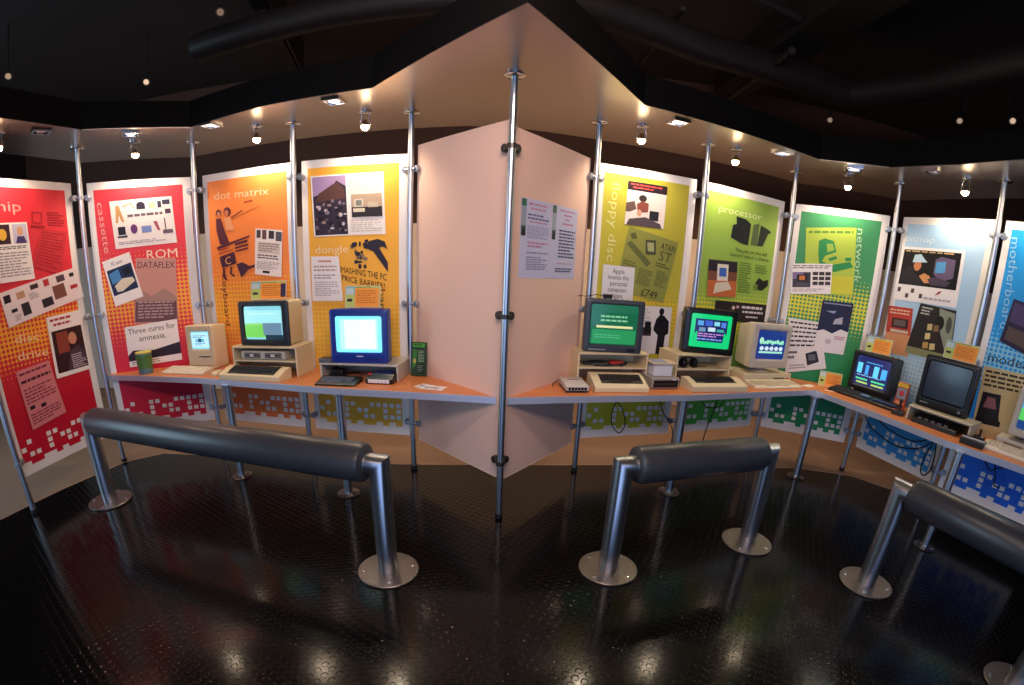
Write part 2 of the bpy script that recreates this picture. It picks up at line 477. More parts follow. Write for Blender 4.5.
def panel(a, b, label, top, mid, bot, zc, zw, zs, sheets, titles=(), cols=13):
    o, yaw, wd = panel_frame(a, b)
    r = thing('display_board', label, 'display panel', (o.x, o.y, 0), yaw, 'printed panels along the counter')
    mb = MB(); mb.box(0.035, wd - 0.035, 0, 0.012, PB, PT, WHITEB); mb.build('board', r)
    x0, x1, z0, z1 = 0.085, wd - 0.10, 0.315, 2.238
    # printed ink area; its foot breaks up into white pixels
    pm = print_mat(top, mid, bot, zc, zw, zs)
    mb = MB(); mb.face([(x0, -0.0008, z0 + 0.03), (x1, -0.0008, z0 + 0.03), (x1, -0.0008, z1), (x0, -0.0008, z1)], pm)
    px = (x1 - x0) / cols; pz = 0.047
    for c in range(cols):
        if PIX[3][c % 13] == '.':
            mb.face([(x0 + c * px, -0.0008, z0), (x0 + (c + 1) * px, -0.0008, z0), (x0 + (c + 1) * px, -0.0008, z0 + 0.0301), (x0 + c * px, -0.0008, z0 + 0.0301)], pm)
    for rr in range(3):
        for c in range(cols):
            if PIX[rr][c % 13] == 'X':
                xa = x0 + c * px + 0.008; za = z0 + 0.055 + (2 - rr) * pz
                mb.face([(xa, -0.0016, za), (xa + px * 0.68, -0.0016, za), (xa + px * 0.68, -0.0016, za + 0.034), (xa, -0.0016, za + 0.034)], WHITEB)
    mb.build('printed_sheet', r)
    for q, body, colr, rot in titles:
        mb = MB()
        h = 1.0
        draw(mb, q, [('t', 0.0, 1.0, 0.72, body, colr, 1.0) if not rot else ('t', 0.0, 0.0, 0.72, body, colr, 1.0, 1)], 0.0022)
        mb.build('title_lettering', r)
    for k, (q, shapes) in enumerate(sheets):
        mb = MB(); draw(mb, q, shapes, 0.003 + 0.0011 * k, 0.00012); mb.build('clipping', r)
    return r


def rect(x0, z1, x1, z0, dx=0.0, sk=0.0):
    return [(x0, z1), (x1, z1 + sk), (x1 + dx, z0 + sk), (x0 + dx, z0)]


W_ = 'F1EBE8'; K = '1C1A22'; G_ = '8A868C'; R_ = 'B5323A'
# --- red panel, first on the left
big = '9E1B2B'
panel('P0', 'P1', 'red panel headed chip, half cut off at the left edge of the picture', 'E03240', 'F0A830', 'C0102E', 1.22, 0.26, 1.0, [
    ([(0.54, 2.085), (0.66, 2.08), (0.65, 1.95), (0.53, 1.955)], [('r', 0.1, 0.1, 0.8, 0.14, big), ('r', 0.1, 0.66, 0.8, 0.7, big), ('r', 0.1, 0.1, 0.16, 0.7, big), ('r', 0.74, 0.1, 0.8, 0.7, big), ('r', 0.0, 0.82, 1, 0.96, big)]),
    ([(0.68, 2.074), (0.835, 2.07), (0.835, 1.96), (0.68, 1.965)], [('l', 0, 0, 1, 1, 6, big)]),
    ([(0.62, 1.95), (0.846, 1.926), (0.74, 1.606), (0.50, 1.69)], [('r', 0, 0, 1, 1, 'C8303C'), ('l', 0.08, 0.06, 0.92, 0.94, 12, big)]),
    ([(0.23, 1.995), (0.50, 2.0), (0.509, 1.60), (0.225, 1.595)], [('r', 0, 0, 1, 1, W_), ('r', 0.04, 0.03, 0.46, 0.36, '3A2430'), ('e', 0.24, 0.2, 0.12, 0.1, 'E0B040'), ('r', 0.54, 0.03, 0.96, 0.36, 'C9C4DC'),
        ('e', 0.76, 0.15, 0.09, 0.08, 'D9A582'), ('p', [(0.6, 0.36), (0.66, 0.24), (0.86, 0.24), (0.93, 0.36)], '4B3C70'), ('l', 0.05, 0.4, 0.95, 0.46, 2, K), ('l', 0.05, 0.5, 0.95, 0.93, 9, 'A09AA0')]),
    ([(0.20, 1.53), (0.89, 1.655), (0.935, 1.42), (0.23, 1.29)], [('r', 0, 0, 1, 1, 'EBDCDD')] + [('r', x, y, x + w, y + h, c) for x, y, w, h, c in (
        (0.03, 0.12, 0.08, 0.22, K), (0.18, 0.15, 0.1, 0.2, 'C59A78'), (0.36, 0.08, 0.1, 0.14, '3A2E36'), (0.53, 0.06, 0.07, 0.2, R_), (0.7, 0.08, 0.11, 0.2, '54404A'), (0.88, 0.12, 0.06, 0.12, K),
        (0.08, 0.55, 0.07, 0.1, K), (0.2, 0.5, 0.1, 0.36, '2B2834'), (0.45, 0.6, 0.14, 0.26, '2A2833'), (0.62, 0.34, 0.16, 0.42, '7B4F44'), (0.85, 0.5, 0.1, 0.12, R_))] + [('l', 0.32, 0.3, 0.44, 0.5, 4, G_), ('l', 0.1, 0.74, 0.18, 0.92, 3, G_)]),
    ([(0.547, 1.31), (0.875, 1.325), (0.885, 0.848), (0.535, 0.850)], [('r', 0, 0, 1, 1, W_), ('l', 0.08, 0.04, 0.92, 0.12, 1, 'B03A40'), ('l', 0.16, 0.12, 0.86, 0.2, 1, 'B03A40'), ('r', 0.07, 0.24, 0.93, 0.93, '33181C'), ('r', 0.18, 0.28, 0.5, 0.62, '8E4034'),
        ('e', 0.62, 0.42, 0.12, 0.1, 'C98A70'), ('p', [(0.35, 0.93), (0.5, 0.62), (0.75, 0.55), (0.93, 0.7), (0.93, 0.93)], '4A3A44'), ('l', 0.5, 0.68, 0.92, 0.92, 7, 'C9B9C4')]),
    ([(0.205, 0.985), (0.496, 1.005), (0.55, 0.584), (0.225, 0.55)], [('r', 0, 0, 1, 1, 'D98084'), ('l', 0.06, 0.05, 0.94, 0.12, 1, '6A2030'), ('l', 0.06, 0.17, 0.94, 0.27, 1, '4A1A28'), ('l', 0.06, 0.32, 0.94, 0.6, 5, '8A3644'), ('r', 0.1, 0.62, 0.24, 0.68, K), ('r', 0.4, 0.66, 0.55, 0.72, K), ('l', 0.06, 0.75, 0.94, 0.95, 4, '8A3644')]),
], [([(0.20, 2.176), (0.468, 2.176), (0.468, 2.075), (0.20, 2.075)], 'chip', 'F0A8A4', 0), ([(0.255, 1.262), (0.465, 1.25), (0.46, 1.165), (0.25, 1.175)], 'disc', 'F2CFA0', 0), ([(0.25, 1.14), (0.515, 1.125), (0.51, 1.04), (0.245, 1.055)], 'drive', 'F2CFA0', 0)])
# --- red cassette panel
panel('P1', 'P2', 'red panel headed cassette with a white advert and the word ROM', 'E43A46', 'F2A838', 'CC1A3A', 1.36, 0.34, 0.95, [
    ([(0.205, 2.14), (0.70, 2.15), (0.72, 1.78), (0.225, 1.765)], [('r', 0, 0, 1, 1, W_), ('l', 0.26, 0.3, 0.86, 0.42, 1, '70606A'),
        ('p', [(0.09, 0.1), (0.14, 0.1), (0.2, 0.45), (0.16, 0.45), (0.12, 0.3), (0.1, 0.46), (0.06, 0.46)], 'C89A60'), ('p', [(0.2, 0.12), (0.34, 0.06), (0.4, 0.2), (0.38, 0.2), (0.33, 0.1), (0.2, 0.16)], 'D8B088'), ('e', 0.49, 0.14, 0.07, 0.08, '2E2A3C'), ('r', 0.42, 0.17, 0.56, 0.22, '2E2A3C'),
        ('r', 0.62, 0.08, 0.72, 0.22, 'D9CDB0'), ('r', 0.76, 0.08, 0.82, 0.22, '3C3A50'), ('r', 0.84, 0.06, 0.96, 0.16, '3C3A50'), ('r', 0.87, 0.26, 0.96, 0.36, '553A50'), ('r', 0.08, 0.55, 0.2, 0.72, '1F2430'), ('r', 0.06, 0.74, 0.22, 0.78, '3A3A44'),
        ('e', 0.34, 0.62, 0.055, 0.1, '6A3A78'), ('r', 0.46, 0.58, 0.62, 0.72, '7E92D0'), ('p', [(0.66, 0.5), (0.72, 0.5), (0.76, 0.7), (0.72, 0.7)], 'A8506A'), ('r', 0.84, 0.45, 0.855, 0.7, K), ('r', 0.8, 0.7, 0.96, 0.78, '6A5A6A'), ('l', 0.06, 0.86, 0.94, 0.94, 2, 'B8B0B4')]),
    ([(0.38, 1.68), (0.70, 1.655), (0.665, 1.13), (0.30, 1.155)], [('r', 0, 0, 1, 1, 'C89084'), ('t', 0.03, 0.15, 0.1, 'DATAFLEX', '4A2840', 0.94), ('r', 0.02, 0.6, 0.98, 0.98, '6A4850'), ('p', [(0, 0.62), (0.2, 0.5), (0.4, 0.58), (0.7, 0.46), (1, 0.6), (1, 0.66), (0, 0.66)], 'A8847A'), ('l', 0.08, 0.66, 0.92, 0.94, 6, 'B89A98')]),
    ([(0.104, 1.674), (0.33, 1.735), (0.405, 1.37), (0.167, 1.31)], [('r', 0, 0, 1, 1, W_), ('t', 0.28, 0.16, 0.085, 'PC tutor', '3A3640', 0.4), ('r', 0.06, 0.22, 0.94, 0.78, '1E2A50'), ('p', [(0.1, 0.3), (0.46, 0.26), (0.48, 0.5), (0.14, 0.54)], '4A86C0'), ('p', [(0.18, 0.58), (0.5, 0.48), (0.85, 0.52), (0.9, 0.62), (0.4, 0.74), (0.22, 0.72)], 'DCD2BC'), ('p', [(0.58, 0.3), (0.84, 0.28), (0.88, 0.42), (0.62, 0.46)], '11141E')]),
    ([(0.215, 1.135), (0.655, 1.16), (0.655, 0.815), (0.206, 0.80)], [('r', 0, 0, 1, 1, W_), ('t', 0.05, 0.2, 0.14, 'Three cures for', '26242C', 0.9), ('t', 0.24, 0.4, 0.14, 'amnesia.', '26242C', 0.52), ('p', [(0, 0.72), (0.1, 0.6), (0.5, 0.66), (1, 0.55), (1, 0.84), (0, 0.86)], '2E2232'), ('l', 0.05, 0.88, 0.6, 0.98, 2, G_)]),
], [([(0.105, 2.145), (0.18, 2.142), (0.205, 1.735), (0.13, 1.74)], 'cassette', 'F2A8A4', 1), ([(0.46, 1.765), (0.715, 1.765), (0.715, 1.665), (0.458, 1.665)], 'ROM', 'F6DCC8', 0)])
# --- orange dot matrix panel
dk = '5A2A3A'
panel('P2', 'P3', 'orange panel headed dot matrix with two small dark figures', 'F58A44', 'F7B83C', 'EC8048', 1.20, 0.36, 0.8, [
    ([(0.463, 2.06), (0.576, 2.07), (0.574, 2.03), (0.461, 2.02)], [('l', 0, 0.2, 1, 0.9, 1, '9A4A30')]),
    ([(0.30, 1.99), (0.62, 2.01), (0.62, 1.9), (0.30, 1.88)], [('p', [(0, 0.5), (0.45, 0.1), (0.46, 0.16), (0.02, 0.58)], '9A4A30'), ('p', [(0.05, 0.6), (1, 0.02), (1, 0.06), (0.06, 0.66)], 'C06A38')]),
    ([(0.15, 2.03), (0.37, 2.025), (0.38, 1.72), (0.16, 1.73)], [('e', 0.2, 0.16, 0.13, 0.1, dk), ('e', 0.2, 0.2, 0.09, 0.08, 'D07A50'), ('p', [(0.06, 0.3), (0.3, 0.3), (0.42, 0.6), (0.6, 0.92), (0.5, 1), (0.16, 0.98), (0.04, 0.6)], dk), ('e', 0.62, 0.14, 0.17, 0.12, dk), ('e', 0.58, 0.17, 0.09, 0.08, 'D07A50'), ('p', [(0.45, 0.3), (0.75, 0.28), (0.9, 0.62), (0.5, 0.62)], 'E8A070')]),
    ([(0.16, 1.735), (0.54, 1.80), (0.54, 1.46), (0.176, 1.44)], [('p', [(0.0, 0.06), (0.9, 0.02), (0.9, 0.06), (0, 0.14)], dk), ('l', 0.03, 0.14, 0.45, 0.3, 2, 'A84A34'), ('r', 0.5, 0.1, 0.84, 0.16, dk), ('r', 0.48, 0.2, 0.86, 0.24, dk), ('r', 0.5, 0.28, 0.84, 0.32, dk),
        ('p', [(0.04, 0.34), (0.46, 0.3), (0.5, 0.6), (0.08, 0.64)], '4A2A40'), ('t', 0.18, 0.58, 0.2, 'C', 'F0A060', 0.17), ('p', [(0.5, 0.62), (0.66, 0.6), (0.86, 0.72), (1, 0.7), (1, 0.76), (0.8, 0.8), (0.6, 0.96)], '4A2A40'), ('p', [(0.1, 0.66), (0.16, 0.66), (0.14, 0.86), (0.2, 0.98), (0.14, 0.98), (0.08, 0.84)], dk), ('p', [(0.32, 0.66), (0.38, 0.66), (0.34, 0.82), (0.44, 0.9), (0.38, 0.92), (0.28, 0.82)], dk)]),
    ([(0.565, 1.835), (0.82, 1.805), (0.79, 1.455), (0.535, 1.485)], [('r', 0, 0, 1, 1, 'F0E6E0'), ('r', 0.05, 0.03, 0.2, 0.2, '4A4048'), ('r', 0.26, 0.02, 0.42, 0.22, '6A4A50'), ('r', 0.5, 0.03, 0.7, 0.2, '3A3640'), ('r', 0.76, 0.04, 0.98, 0.24, '5A5662'), ('r', 0.1, 0.28, 0.92, 0.52, 'D6C8BE'), ('l', 0.14, 0.3, 0.9, 0.5, 4, '8A7A70'), ('l', 0.1, 0.55, 0.9, 0.66, 2, '3A343A'), ('l', 0.08, 0.7, 0.92, 0.88, 5, 'B0A6A2'), ('r', 0.3, 0.9, 0.56, 0.95, K)]),
], [([(0.15, 2.178), (0.70, 2.165), (0.70, 2.08), (0.15, 2.09)], 'dot matrix', 'F9CFA4', 0), ([(0.185, 1.50), (0.26, 1.50), (0.255, 1.08), (0.18, 1.08)], 'keyboard', '6A3A2C', 1)])
# --- yellow dongle panel
hm = '2C2A38'
panel('P3', 'P4', 'yellow panel with a photograph of heaped machines and a hammer', 'F2B040', 'F6C850', 'EDB440', 1.0, 0.3, 0.8, [
    ([(0.108, 2.18), (0.672, 2.18), (0.69, 1.745), (0.13, 1.742)], [('r', 0, 0, 1, 1, 'F2ECE8'), ('r', 0.02, 0.02, 0.49, 0.98, '3A3040'), ('p', [(0.02, 0.02), (0.49, 0.02), (0.49, 0.2), (0.36, 0.1), (0.24, 0.28), (0.02, 0.34)], 'A68CB4'), ('p', [(0.1, 0.3), (0.36, 0.12), (0.46, 0.24), (0.47, 0.4), (0.06, 0.44)], '5C3E3A')]
        + [('e', 0.05 + 0.42 * random.random(), 0.4 + 0.54 * random.random(), 0.015 + 0.02 * random.random(), 0.012 + 0.03 * random.random(), random.choice(['C9BCC0', '8A7A88', '6A5A5A', '221C28', '221C28', 'A08880'])) for _ in range(46)]
        + [('l', 0.54, 0.05, 0.96, 0.3, 7, 'CFC4BC'), ('r', 0.56, 0.34, 0.97, 0.71, 'B7A08A'), ('r', 0.56, 0.55, 0.97, 0.71, '2E2A30'), ('r', 0.6, 0.42, 0.72, 0.55, 'D6CCB6'), ('r', 0.62, 0.44, 0.70, 0.53, '7E8078'), ('r', 0.58, 0.57, 0.74, 0.63, 'D6CCB6'), ('r', 0.78, 0.48, 0.92, 0.56, 'C4B8A2'), ('l', 0.54, 0.76, 0.96, 0.96, 6, 'C4BAB2')]),
    ([(0.415, 1.725), (0.705, 1.722), (0.705, 1.478), (0.415, 1.478)], [('p', [(0.36, 0.3), (0.52, 0.1), (0.74, 0.04), (0.92, 0.12), (1, 0.34), (0.86, 0.26), (0.78, 0.3), (1.0, 0.72), (1.0, 1.0), (0.62, 0.4), (0.5, 0.34)], hm)] + [('e', 0.05 + 0.4 * random.random(), 0.08 + 0.8 * random.random(), 0.03 + 0.04 * random.random(), 0.03 + 0.05 * random.random(), random.choice([hm, hm, '6A5648', 'C89A60', '8A7860'])) for _ in range(20)]),
    ([(0.32, 1.53), (0.695, 1.468), (0.695, 1.345), (0.32, 1.425)], [('t', 0.0, 0.42, 0.4, 'SMASHING THE PC', '3A2C24', 1.0), ('t', 0.06, 0.98, 0.4, 'PRICE BARRIER!', '3A2C24', 0.9)]),
    ([(0.1, 1.60), (0.325, 1.595), (0.35, 1.27), (0.095, 1.27)], [('r', 0, 0, 1, 1, 'EEE8E6'), ('l', 0.25, 0.08, 0.75, 0.17, 1, 'C07A60'), ('l', 0.08, 0.2, 0.92, 0.36, 2, 'B89888'), ('l', 0.08, 0.4, 0.92, 0.52, 2, '9A9AA8'), ('l', 0.1, 0.56, 0.9, 0.9, 7, 'B4B0B4')]),
    ([(0.56, 1.36), (0.64, 1.35), (0.64, 1.2), (0.56, 1.21)], [('l', 0, 0, 1, 1, 5, 'A87A30')]),
], [([(0.13, 1.70), (0.40, 1.70), (0.40, 1.62), (0.13, 1.62)], 'dongle', 'F8DCA8', 0), ([(0.64, 1.36), (0.70, 1.36), (0.70, 0.90), (0.64, 0.90)], 'hard drive', '8A6428', 1)])
# --- the two plain prow panels
PINK = mat('DDB9A8', 0.7, var=0.04, bscale=2)


def prow(a, b, label, z0, z1):
    o, yaw, wd = panel_frame(a, b, 0.035)
    r = thing('blank_display_board', label, 'display panel', (o.x, o.y, 0), yaw)
    mb = MB(); mb.box(0.03, wd - 0.03, 0, 0.012, z0, z1, PINK); mb.build('board', r, bevel=0.002)
    mb = MB(); mb.box(0.03, wd - 0.03, -0.0015, 0.0135, z0 - 0.004, z0, mat('E8D8CC', 0.4)); mb.build('bottom_edging', r)
    return r


prow('P4', 'P5', 'plain pink panel left of the near steel pole', 0.25, 2.34)
pr = prow('P5', 'P6', 'plain pink panel right of the near pole with a notice on it', 0.235, 2.305)
PN = 'B9BCD8'
o, yaw, wd = panel_frame('P5', 'P6', 0.035)
nt_ = thing('paper_notice', 'pale blue two-page paper notice stuck on the pink panel', 'notice', (o.x, o.y, 0), yaw)
mb = MB(); rd = 'B87A98'
draw(mb, [(0.15, 1.93), (0.47, 1.93), (0.47, 1.47), (0.15, 1.47)], [('r', 0, 0, 1, 1, PN), ('r', 0.02, 0.01, 0.17, 0.1, '2E6A50'), ('r', 0.02, 0.1, 0.17, 0.44, '8E9AA8'), ('r', 0.02, 0.34, 0.17, 0.46, '4A5A60'), ('p', [(0.04, 0.47), (0.07, 0.36), (0.12, 0.36), (0.16, 0.47)], K), ('l', 0.24, 0.04, 0.92, 0.1, 1, rd), ('l', 0.3, 0.1, 0.85, 0.15, 1, rd),
    ('l', 0.22, 0.18, 0.96, 0.27, 2, '5A5C80'), ('l', 0.28, 0.27, 0.9, 0.31, 1, rd), ('l', 0.22, 0.33, 0.94, 0.5, 6, '9092B4'), ('l', 0.24, 0.53, 0.9, 0.62, 2, rd), ('l', 0.22, 0.66, 0.94, 0.7, 1, '8486A8'), ('l', 0.22, 0.72, 0.92, 0.9, 6, '7C7EA2')], 0.0012, 0.00012)
mb.build('left_page', nt_)
mb = MB()
draw(mb, [(0.474, 1.93), (0.79, 1.93), (0.79, 1.47), (0.474, 1.47)], [('r', 0, 0, 1, 1, PN), ('r', 0.03, 0.01, 0.17, 0.11, '4A6A58'), ('r', 0.03, 0.11, 0.17, 0.44, '98A0B0'), ('r', 0.03, 0.34, 0.17, 0.46, '4A5A60'), ('p', [(0.05, 0.47), (0.08, 0.36), (0.12, 0.36), (0.16, 0.47)], K)] + [('l', 0.3 + a, 0.04 + 0.06 * i, 0.95 - a, 0.09 + 0.06 * i, 1, rd) for i, a in enumerate((0, 0.14, 0.2, 0.1))]
    + [('l', 0.3, 0.32 + 0.045 * i, 0.95, 0.36 + 0.045 * i, 1, '3A3C60') for i in range(9)] + [('l', 0.26, 0.78, 0.94, 0.8, 1, rd), ('l', 0.22, 0.85, 0.9, 0.92, 2, '3A3C60')], 0.0012, 0.00012)
mb.build('right_page', nt_)
# --- lime floppy disc panel
gk = '3E4A28'
panel('P6', 'P7', 'lime panel headed floppy disc with a grey computer advert', 'BCB440', 'E8BC34', 'C4C23A', 1.22, 0.2, 0.8, [
    ([(0.272, 2.20), (0.60, 2.20), (0.595, 1.885), (0.265, 1.885)], [('r', 0, 0, 1, 1, 'E6DCD6'), ('r', 0, 0, 1, 0.2, '2A1C28'), ('l', 0.08, 0.04, 0.92, 0.11, 1, 'E05048'), ('l', 0.14, 0.11, 0.86, 0.18, 1, 'E05048'), ('e', 0.4, 0.36, 0.1, 0.08, '3A2E30'), ('p', [(0.26, 0.5), (0.4, 0.42), (0.56, 0.46), (0.56, 0.66), (0.3, 0.7)], '8A4A40'), ('r', 0.6, 0.62, 0.84, 0.84, '232630'), ('p', [(0, 0.5), (0.2, 0.44), (0.26, 0.62), (0.1, 0.7), (0, 0.7)], '6A5450'), ('p', [(0.1, 0.86), (0.5, 0.78), (0.9, 0.9), (0.95, 1), (0.04, 1)], '564A52'), ('e', 0.34, 0.7, 0.06, 0.08, 'D0A088')]),
    ([(0.305, 1.875), (0.735, 1.80), (0.655, 1.33), (0.225, 1.40)], [('r', 0, 0, 1, 1, '8F9348'), ('p', [(0.36, 0.12), (0.56, 0.08), (0.62, 0.3), (0.42, 0.34)], '4A5038'), ('p', [(0.4, 0.15), (0.53, 0.13), (0.57, 0.26), (0.45, 0.28)], 'A8AC78'), ('p', [(0.02, 0.26), (0.1, 0.2), (0.56, 0.44), (0.5, 0.52)], '646A3C'), ('p', [(0.05, 0.1), (0.14, 0.06), (0.2, 0.14), (0.1, 0.17)], '5A6038'),
        ('t', 0.68, 0.18, 0.1, 'ATARI', K, 0.3), ('t', 0.68, 0.36, 0.16, 'ST', '4A4E34', 0.26), ('l', 0.66, 0.4, 0.96, 0.48, 2, gk), ('l', 0.04, 0.5, 0.3, 0.9, 9, '5E6438'), ('l', 0.36, 0.56, 0.66, 0.82, 8, '5E6438'), ('l', 0.72, 0.52, 0.97, 0.78, 8, '5E6438'), ('t', 0.5, 0.97, 0.12, '£749', '1A1A18', 0.34)]),
    ([(0.12, 1.585), (0.38, 1.578), (0.385, 1.30), (0.124, 1.30)], [('r', 0, 0, 1, 1, 'D9D8DC'), ('t', 0.3, 0.2, 0.13, 'Apple', '2A2C38', 0.38), ('t', 0.16, 0.36, 0.13, 'invents the', '2A2C38', 0.66), ('t', 0.24, 0.52, 0.13, 'personal', '2A2C38', 0.54), ('t', 0.18, 0.68, 0.13, 'computer.', '2A2C38', 0.62), ('t', 0.3, 0.84, 0.13, 'Again.', '2A2C38', 0.38)]),
    ([(0.435, 1.30), (0.74, 1.30), (0.75, 0.93), (0.44, 0.93)], [('r', 0, 0, 1, 1, 'DDD8D6'), ('l', 0.04, 0.05, 0.4, 0.4, 6, 'B0ACB0'), ('r', 0.04, 0.44, 0.44, 0.62, '3A2830'), ('r', 0.24, 0.32, 0.42, 0.56, '17151C'), ('e', 0.7, 0.1, 0.075, 0.075, '17151C'), ('p', [(0.56, 0.26), (0.66, 0.17), (0.78, 0.18), (0.94, 0.3), (0.95, 0.56), (0.86, 0.6), (0.84, 1), (0.62, 1), (0.64, 0.6), (0.5, 0.5), (0.5, 0.44)], '17151C')]),
], [([(0.15, 2.178), (0.245, 2.175), (0.24, 1.605), (0.145, 1.61)], 'floppy disc', 'DADC90', 1)])
# --- leaf green processor panel
panel('P7', 'P8', 'leaf green panel headed processor with two dark boxes pictured', '93B44C', 'E6D840', '54B44A', 1.25, 0.2, 0.75, [
    ([(0.36, 2.085), (0.85, 2.085), (0.85, 1.86), (0.36, 1.86)], [('p', [(0.1, 0.02), (0.34, 0.06), (0.46, 0.2), (0.44, 0.98), (0.3, 0.96), (0.02, 0.8), (0.04, 0.34), (0.12, 0.3)], '1E2024'), ('p', [(0.52, 0.2), (0.66, 0.1), (0.66, 0.94), (0.5, 0.94)], '5A6A44'), ('p', [(0.7, 0.16), (0.9, 0.26), (0.98, 0.34), (0.9, 0.44), (0.8, 0.92), (0.66, 0.94)], '2A3028')]),
    ([(0.385, 1.835), (0.87, 1.835), (0.87, 1.755), (0.38, 1.755)], [('t', 0.1, 0.44, 0.38, 'The pen on the left', '1C2418', 0.8), ('t', 0.0, 0.98, 0.38, "doesn't stand a chance.", '1C2418', 0.98)]),
    ([(0.50, 1.72), (0.66, 1.72), (0.68, 1.46), (0.52, 1.46)], [('l', 0, 0, 0.95, 1, 13, '5A7A30')]),
    ([(0.69, 1.72), (0.85, 1.72), (0.86, 1.64), (0.70, 1.64)], [('l', 0, 0, 0.95, 1, 4, '5A7A30')]),
    ([(0.69, 1.62), (0.88, 1.63), (0.885, 1.50), (0.70, 1.495)], [('p', [(0.1, 0.5), (0.34, 0.1), (0.62, 0.3), (0.96, 0.2), (0.98, 0.6), (0.6, 0.96), (0.3, 0.9), (0.3, 0.6)], '1E221E'), ('l', 0, 0.6, 0.28, 1, 3, '4A6A2C')]),
    ([(0.155, 1.705), (0.475, 1.715), (0.50, 1.425), (0.18, 1.41)], [('r', 0, 0, 1, 1, '7A4A38'), ('r', 0, 0, 1, 0.3, '2C2430'), ('r', 0, 0.55, 1, 1, 'C2683C'), ('r', 0.3, 0.1, 0.68, 0.56, 'E2DACA'), ('r', 0.37, 0.2, 0.62, 0.44, '3E6AC0'), ('p', [(0.26, 0.62), (0.7, 0.58), (0.84, 0.78), (0.2, 0.92)], 'D8CCB8')]),
    ([(0.28, 1.385), (0.90, 1.385), (0.90, 1.22), (0.285, 1.22)], [('r', 0, 0, 1, 1, '231A20'), ('r', 0, 0.6, 0.24, 1, '5A2428'), ('e', 0.34, 0.3, 0.03, 0.1, 'C8B4A8'), ('e', 0.42, 0.24, 0.03, 0.08, 'B89AA0'), ('l', 0.5, 0.14, 0.95, 0.42, 1, 'D0C8CC'), ('l', 0.52, 0.4, 0.95, 0.62, 1, 'D0C8CC'), ('l', 0.6, 0.66, 0.86, 0.84, 1, 'D0C8CC')]),
], [([(0.205, 2.17), (0.70, 2.17), (0.70, 2.09), (0.205, 2.09)], 'processor', 'D6E2A8', 0)])
# --- dark green network panel
gr = '2F8C50'
panel('P8', 'P9', 'dark green panel headed network with a lime advert at its top', '3C8C5A', 'D2CE3C', '1A8650', 1.45, 0.24, 1.05, [
    ([(0.14, 2.10), (0.57, 2.155), (0.63, 1.575), (0.20, 1.53)], [('r', 0, 0, 1, 1, 'ACC44C'), ('l', 0.06, 0.04, 0.94, 0.12, 1, '5A8A3C'), ('p', [(0.26, 0.2), (0.38, 0.16), (0.56, 0.2), (0.62, 0.36), (0.4, 0.42), (0.34, 0.5), (0.5, 0.56), (0.9, 0.5), (0.97, 0.58), (0.6, 0.66), (0.3, 0.6), (0.26, 0.42)], gr), ('p', [(0.42, 0.24), (0.54, 0.24), (0.58, 0.33), (0.44, 0.37)], '9CC050'), ('p', [(0.46, 0.46), (0.62, 0.42), (0.64, 0.46), (0.5, 0.5)], gr), ('r', 0.8, 0.44, 0.92, 0.49, gr), ('r', 0.5, 0.72, 0.98, 0.98, 'C8C83C')]),
    ([(0.055, 1.775), (0.41, 1.82), (0.435, 1.56), (0.09, 1.51)], [('r', 0, 0, 1, 1, 'E9E4E6'), ('l', 0.04, 0.05, 0.96, 0.18, 2, '5A5460'), ('r', 0.03, 0.28, 0.48, 0.78, '3A3A48'), ('r', 0.03, 0.28, 0.3, 0.5, '7A6A9A'), ('r', 0.14, 0.36, 0.4, 0.58, '1C1820'), ('r', 0.2, 0.4, 0.34, 0.54, 'C8783C'), ('r', 0.12, 0.64, 0.44, 0.74, '50485A')] + [('r', 0.53 + 0.155 * i, 0.27 + 0.16 * j, 0.66 + 0.155 * i, 0.38 + 0.16 * j, '3A3038') for i in range(3) for j in range(3)] + [('l', 0.04, 0.82, 0.9, 0.94, 2, 'A8A0A8')]),
    ([(0.105, 1.30), (0.385, 1.30), (0.52, 0.90), (0.16, 0.80)], [('r', 0, 0, 1, 1, 'DAD8DC')] + [('l', 0.06, 0.05 + 0.085 * i, 0.92, 0.12 + 0.085 * i, 1, '232430') for i in range(6)] + [('l', 0.04, 0.6, 0.3, 0.78, 2, '232430'), ('p', [(0.5, 0.66), (0.8, 0.6), (0.84, 0.84), (0.54, 0.9)], '232833'), ('r', 0.58, 0.68, 0.76, 0.8, '5A6270'), ('l', 0.1, 0.86, 0.5, 0.96, 2, G_)]),
    ([(0.375, 1.50), (0.65, 1.51), (0.645, 1.05), (0.37, 1.04)], [('r', 0, 0, 1, 1, 'DAD6DC'), ('p', [(0, 0), (1, 0), (1, 0.56), (0.74, 0.52), (0.5, 0.62), (0.2, 0.56), (0, 0.6)], '1E2444'), ('r', 0.06, 0.04, 0.94, 0.06, '8A90B0'), ('p', [(0.16, 0.2), (0.5, 0.18), (0.44, 0.24), (0.3, 0.22)], '8A92B8'), ('p', [(0.5, 0.34), (0.74, 0.28), (0.76, 0.42), (0.46, 0.44)], 'A8A8B8'), ('e', 0.42, 0.78, 0.1, 0.05, 'B8B0BC'), ('l', 0.6, 0.66, 0.94, 0.74, 2, 'A84A60')]),
], [([(0.58, 2.16), (0.67, 2.16), (0.705, 1.69), (0.615, 1.69)], 'network', 'A8D0A4', 1)])
